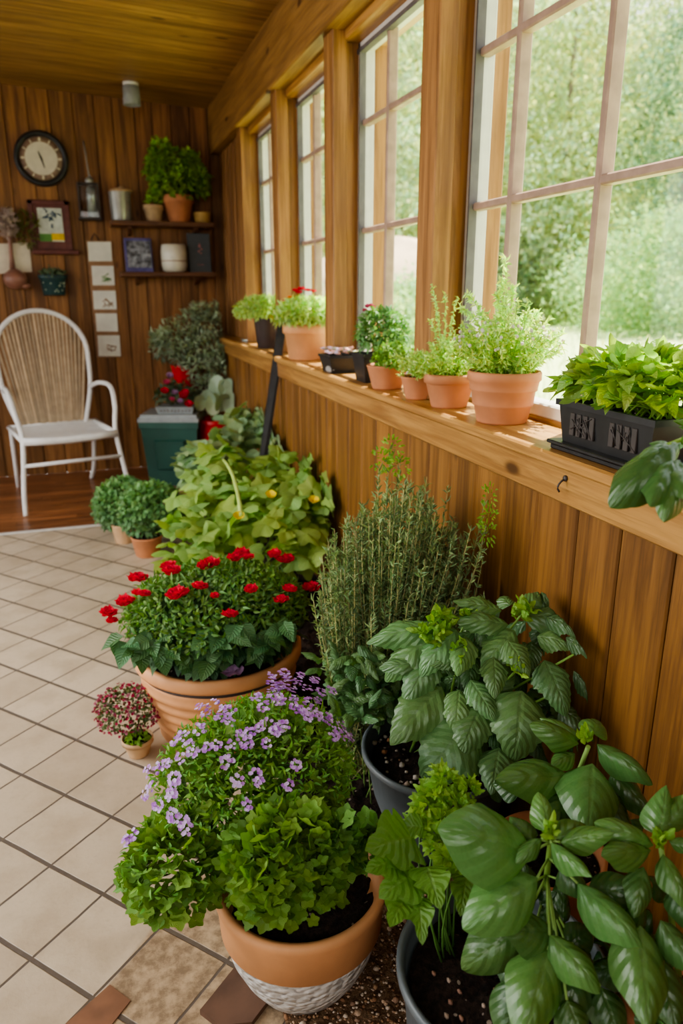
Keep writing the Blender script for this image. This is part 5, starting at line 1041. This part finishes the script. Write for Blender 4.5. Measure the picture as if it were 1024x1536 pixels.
b2 = MB(); b2.add([(-60, -40, GZ), (-2.72, -40, GZ), (-2.72, 60, GZ), (-60, 60, GZ)], [(0, 1, 2, 3)], smooth=False); struct(b2.build('ground_yard', plain('yard paving', (.16, .155, .15), .9)))
b = MB(); n = 6000; r_ = 2 + 34 * NR.random(n) ** 1.3; a_ = rnd(n, .12, 1.35); P = np.c_[1.35 + r_ * np.cos(a_), r_ * np.sin(a_), np.full(n, GZ)]; b.leaves(NEED, P, unit(n) * .4 + np.array([0, 0, 1]), unit(n), rnd(n, .10, .35), rnd(n, .02, .05), greens(n, .25, .2) * 1.1); tag(b.build('lawn_grass', M['L_tree'], None, (10, 10, GZ)), 'tufts of pale meadow grass on the lawn outside', 'grass', kind='stuff')
def tree(name, label, px, dist, h, w, mat, n=2600, mult=(1, 1, 1), ls=.30, droop=0.0, gap=0.0, trunk=True, zb=.1):
    if dist > 20: dist, h, w, ls = dist * 1.5, h * 1.5, w * 1.5, ls * 1.5
    r = ray(px, 435.5); u = r[:2] / np.linalg.norm(r[:2]); c = np.array([u[0] * dist, u[1] * dist, GZ]); t = thing(name, label, 'tree', c, 'trees beyond the windows' if trunk else 'shrubs beyond the windows')
    if trunk: b = MB(); b.tube([c, c + (R.uniform(-.2, .2), 0, h * .5), c + (0, 0, h * .96)], [.016 * h, .002 * h], 8); b.build('trunk', M['bark'], t)
    b = MB(); m = 70; tt = np.sort(zb + (1 - zb) * NR.random(m) ** 1.25); n = int(n * 1.7); ls *= .68; q = n // m
    for z in tt:
        rad = w * (math.sin(PI * min(1, z * .82 + .12)) ** .7) * R.uniform(.6, 1.1); an = R.uniform(0, 2 * PI); cc = c + (math.cos(an) * rad * .62, math.sin(an) * rad * .62, h * z); s = w * R.uniform(.25, .45)
        P = cc + NR.normal(size=(q, 3)) * np.array([s, s, s * .62]) * .55; d = (P - c - (0, 0, h * .5)); D = unit(q) + np.array([0, 0, -droop]); b.leaves(DIA, P, D, unit(q) + np.array([0, 0, .6]), rnd(q, ls * .6, ls * 1.3), ls * .5, greens(q, .25, .18) * np.array(mult) * R.uniform(.75, 1.2))
    b.v = [np.c_[v[:, :2], np.maximum(v[:, 2], GZ)] for v in b.v]; b.build('foliage', mat, t)
TR = [(395, 30, 12, 3.2, 0), (450, 26, 11, 2.8, 1), (505, 34, 14, 3.6, 0), (560, 24, 10, 2.2, 0), (600, 32, 11, 3.2, 1), (640, 36, 14, 3.8, 0), (715, 34, 12, 3.4, 1), (770, 28, 10.5, 2.7, 0), (830, 30, 13, 3.0, 1), (890, 33, 14, 3.4, 0), (955, 36, 13, 3.2, 1), (1010, 28, 9.5, 2.6, 2), (1075, 34, 14, 3.6, 0), (680, 44, 16, 4.5, 1), (860, 46, 15, 5, 0), (760, 46, 13, 4.5, 0), (960, 48, 12, 5, 0), (540, 46, 15, 5, 1), (450, 47, 15, 5, 0), (620, 48, 14, 5, 1), (715, 49, 15, 5, 0), (810, 50, 15, 5, 1), (910, 49, 14, 5, 0), (1030, 50, 14, 5, 1), (1150, 40, 14, 4, 1)]
LB = ['pale wispy birch like tree', 'soft yellow green leafy tree', 'dark blue green conifer']; WH = ['beyond the far window', 'beyond the middle windows', 'beyond the near window, left panes', 'beyond the near window, middle panes', 'beyond the near window, right panes']
for i, (px, d, h, w, k) in enumerate(TR):
    wh = WH[0 if px < 480 else 1 if px < 660 else 2 if px < 785 else 3 if px < 940 else 4]; dp = ', in the rear row' if d > 43 else ', foremost there' if d < 29 else ''
    tree(('birch_tree', 'leafy_tree', 'conifer_tree')[k], LB[k] + ' ' + wh + dp, px, d, h, w, M['L_tree'], 11000 if d > 43 else 4600, ((1, 1, 1.05), (1.0, .95, .7), (.42, .52, .55))[k], (.34, .36, .30)[k] * (1.5 if d > 43 else 1), .5, zb=.05 if k == 2 else .1)
SH_ = [(690, 25, 2.2, 2.0, (.9, 1, .9)), (740, 27, 2.4, 1.8, (.5, .6, .6)), (800, 29, 2.6, 2.0, (.75, .9, .8)), (860, 27, 2.0, 1.8, (.85, .9, .7)), (920, 24, 2.6, 2.2, (.7, .85, .7)), (985, 21, 2.8, 2.2, (.6, .75, .55)), (1040, 22, 3.0, 2.2, (.6, .75, .55)), (575, 15, 1.4, 1.4, (.9, 1, .8)), (610, 18, 1.8, 1.6, (.8, .95, .8)), (545, 20, 1.8, 1.8, (.8, .95, .8)), (1000, 14, .5, 1.3, (1, 1, .8))]
for i, (px, d, h, w, mu) in enumerate(SH_):
    wh = ('under the tall trees in the left panes of the near window', 'dusky one in the left panes of the near window', 'under the trees by the thin centre bar of the near window', 'yellowish one between two dark ones in the near window', 'broad one right of centre in the near window', 'deep green one under the conifer at the right', 'deep green one at the extreme right edge', 'low one close behind the pink flowered pot', 'taller one behind the pink flowered pot', 'rounded one at the left of the second window', 'lowest one out on the lawn at the right')[i]
    tree('garden_shrub', 'leafy green shrub outdoors, ' + wh, px, d, h, w, M['L_tree'], 2600, mu, .22, .2, trunk=False, zb=.05)
# tan earth bank outside
r = ray(583, 420); u = r[:2] / np.linalg.norm(r[:2]); c = np.array([u[0] * 22, u[1] * 22, GZ]); b = MB(); b.ball(c, (3.2, 3.0, 3.1), (1, 1, 1), 28, .03); b.v = [np.c_[v[:, :2], np.maximum(v[:, 2], GZ - .2)] for v in b.v]
o = b.build('earth_bank', plain('earth bank', (.48, .36, .24), .9, .2, .8), None, c); struct(o)

# ------------------------------------------------------------------ light
w = bpy.data.worlds.new('sky'); scn.world = w; w.use_nodes = True; nt = w.node_tree; bg = nt.nodes['Background']
tc = nt.nodes.new('ShaderNodeTexCoord'); sx = nt.nodes.new('ShaderNodeSeparateXYZ'); nt.links.new(tc.outputs['Generated'], sx.inputs[0])
cr = nt.nodes.new('ShaderNodeValToRGB'); nt.links.new(sx.outputs[2], cr.inputs[0]); cr.color_ramp.elements[0].color = (1, 1, .98, 1); cr.color_ramp.elements[1].color = (.78, .88, 1, 1); nt.links.new(cr.outputs[0], bg.inputs[0]); bg.inputs[1].default_value = 2.3
def lamp(name, typ, loc, aim, e, col, **kw):
    l = bpy.data.lights.new(name, typ); l.energy = e; l.color = col
    for k, v in kw.items(): setattr(l, k, v)
    o = bpy.data.objects.new(name, l); COL.objects.link(o); o.location = loc; o.rotation_euler = (Vector(aim)).to_track_quat('-Z', 'Y').to_euler(); return o
lamp('sun', 'SUN', (5, 8, 12), (-.30, -.20, -.93), 18.0, (1, .93, .80), angle=.012)
lamp('fill_lamp_left', 'AREA', (-2.45, 2.4, 1.75), (1, 0, -.95), 85, (1, .97, .93), shape='RECTANGLE', size=1.5, size_y=5.5, spread=2.2)  # fill lamp added inside the left openings to boost their daylight
lamp('fill_lamp_near', 'AREA', (-.4, -1.4, 1.9), (.25, 1, -.6), 32, (1, .97, .94), shape='RECTANGLE', size=2.6, size_y=1.4)  # fill lamp added in front of the solid near wall, no window there
vs = scn.view_settings; vs.view_transform = 'AgX'; vs.look = 'AgX - Medium High Contrast'; vs.exposure = .42
cy = scn.cycles; cy.use_denoising = True; cy.max_bounces = 8; cy.transparent_max_bounces = 16; cy.diffuse_bounces = 4; cy.sample_clamp_indirect = 6
_n = 0
for o in list(bpy.data.objects):
    if o.name.startswith('trim_'): _n += 1; o.name = 'trim_piece_%d' % _n
_n = 0
for o in list(bpy.data.objects):
    if o.name.startswith('trim_piece'): _n += 1; o.name = 'trim_%d' % _n
bpy.context.view_layer.update()
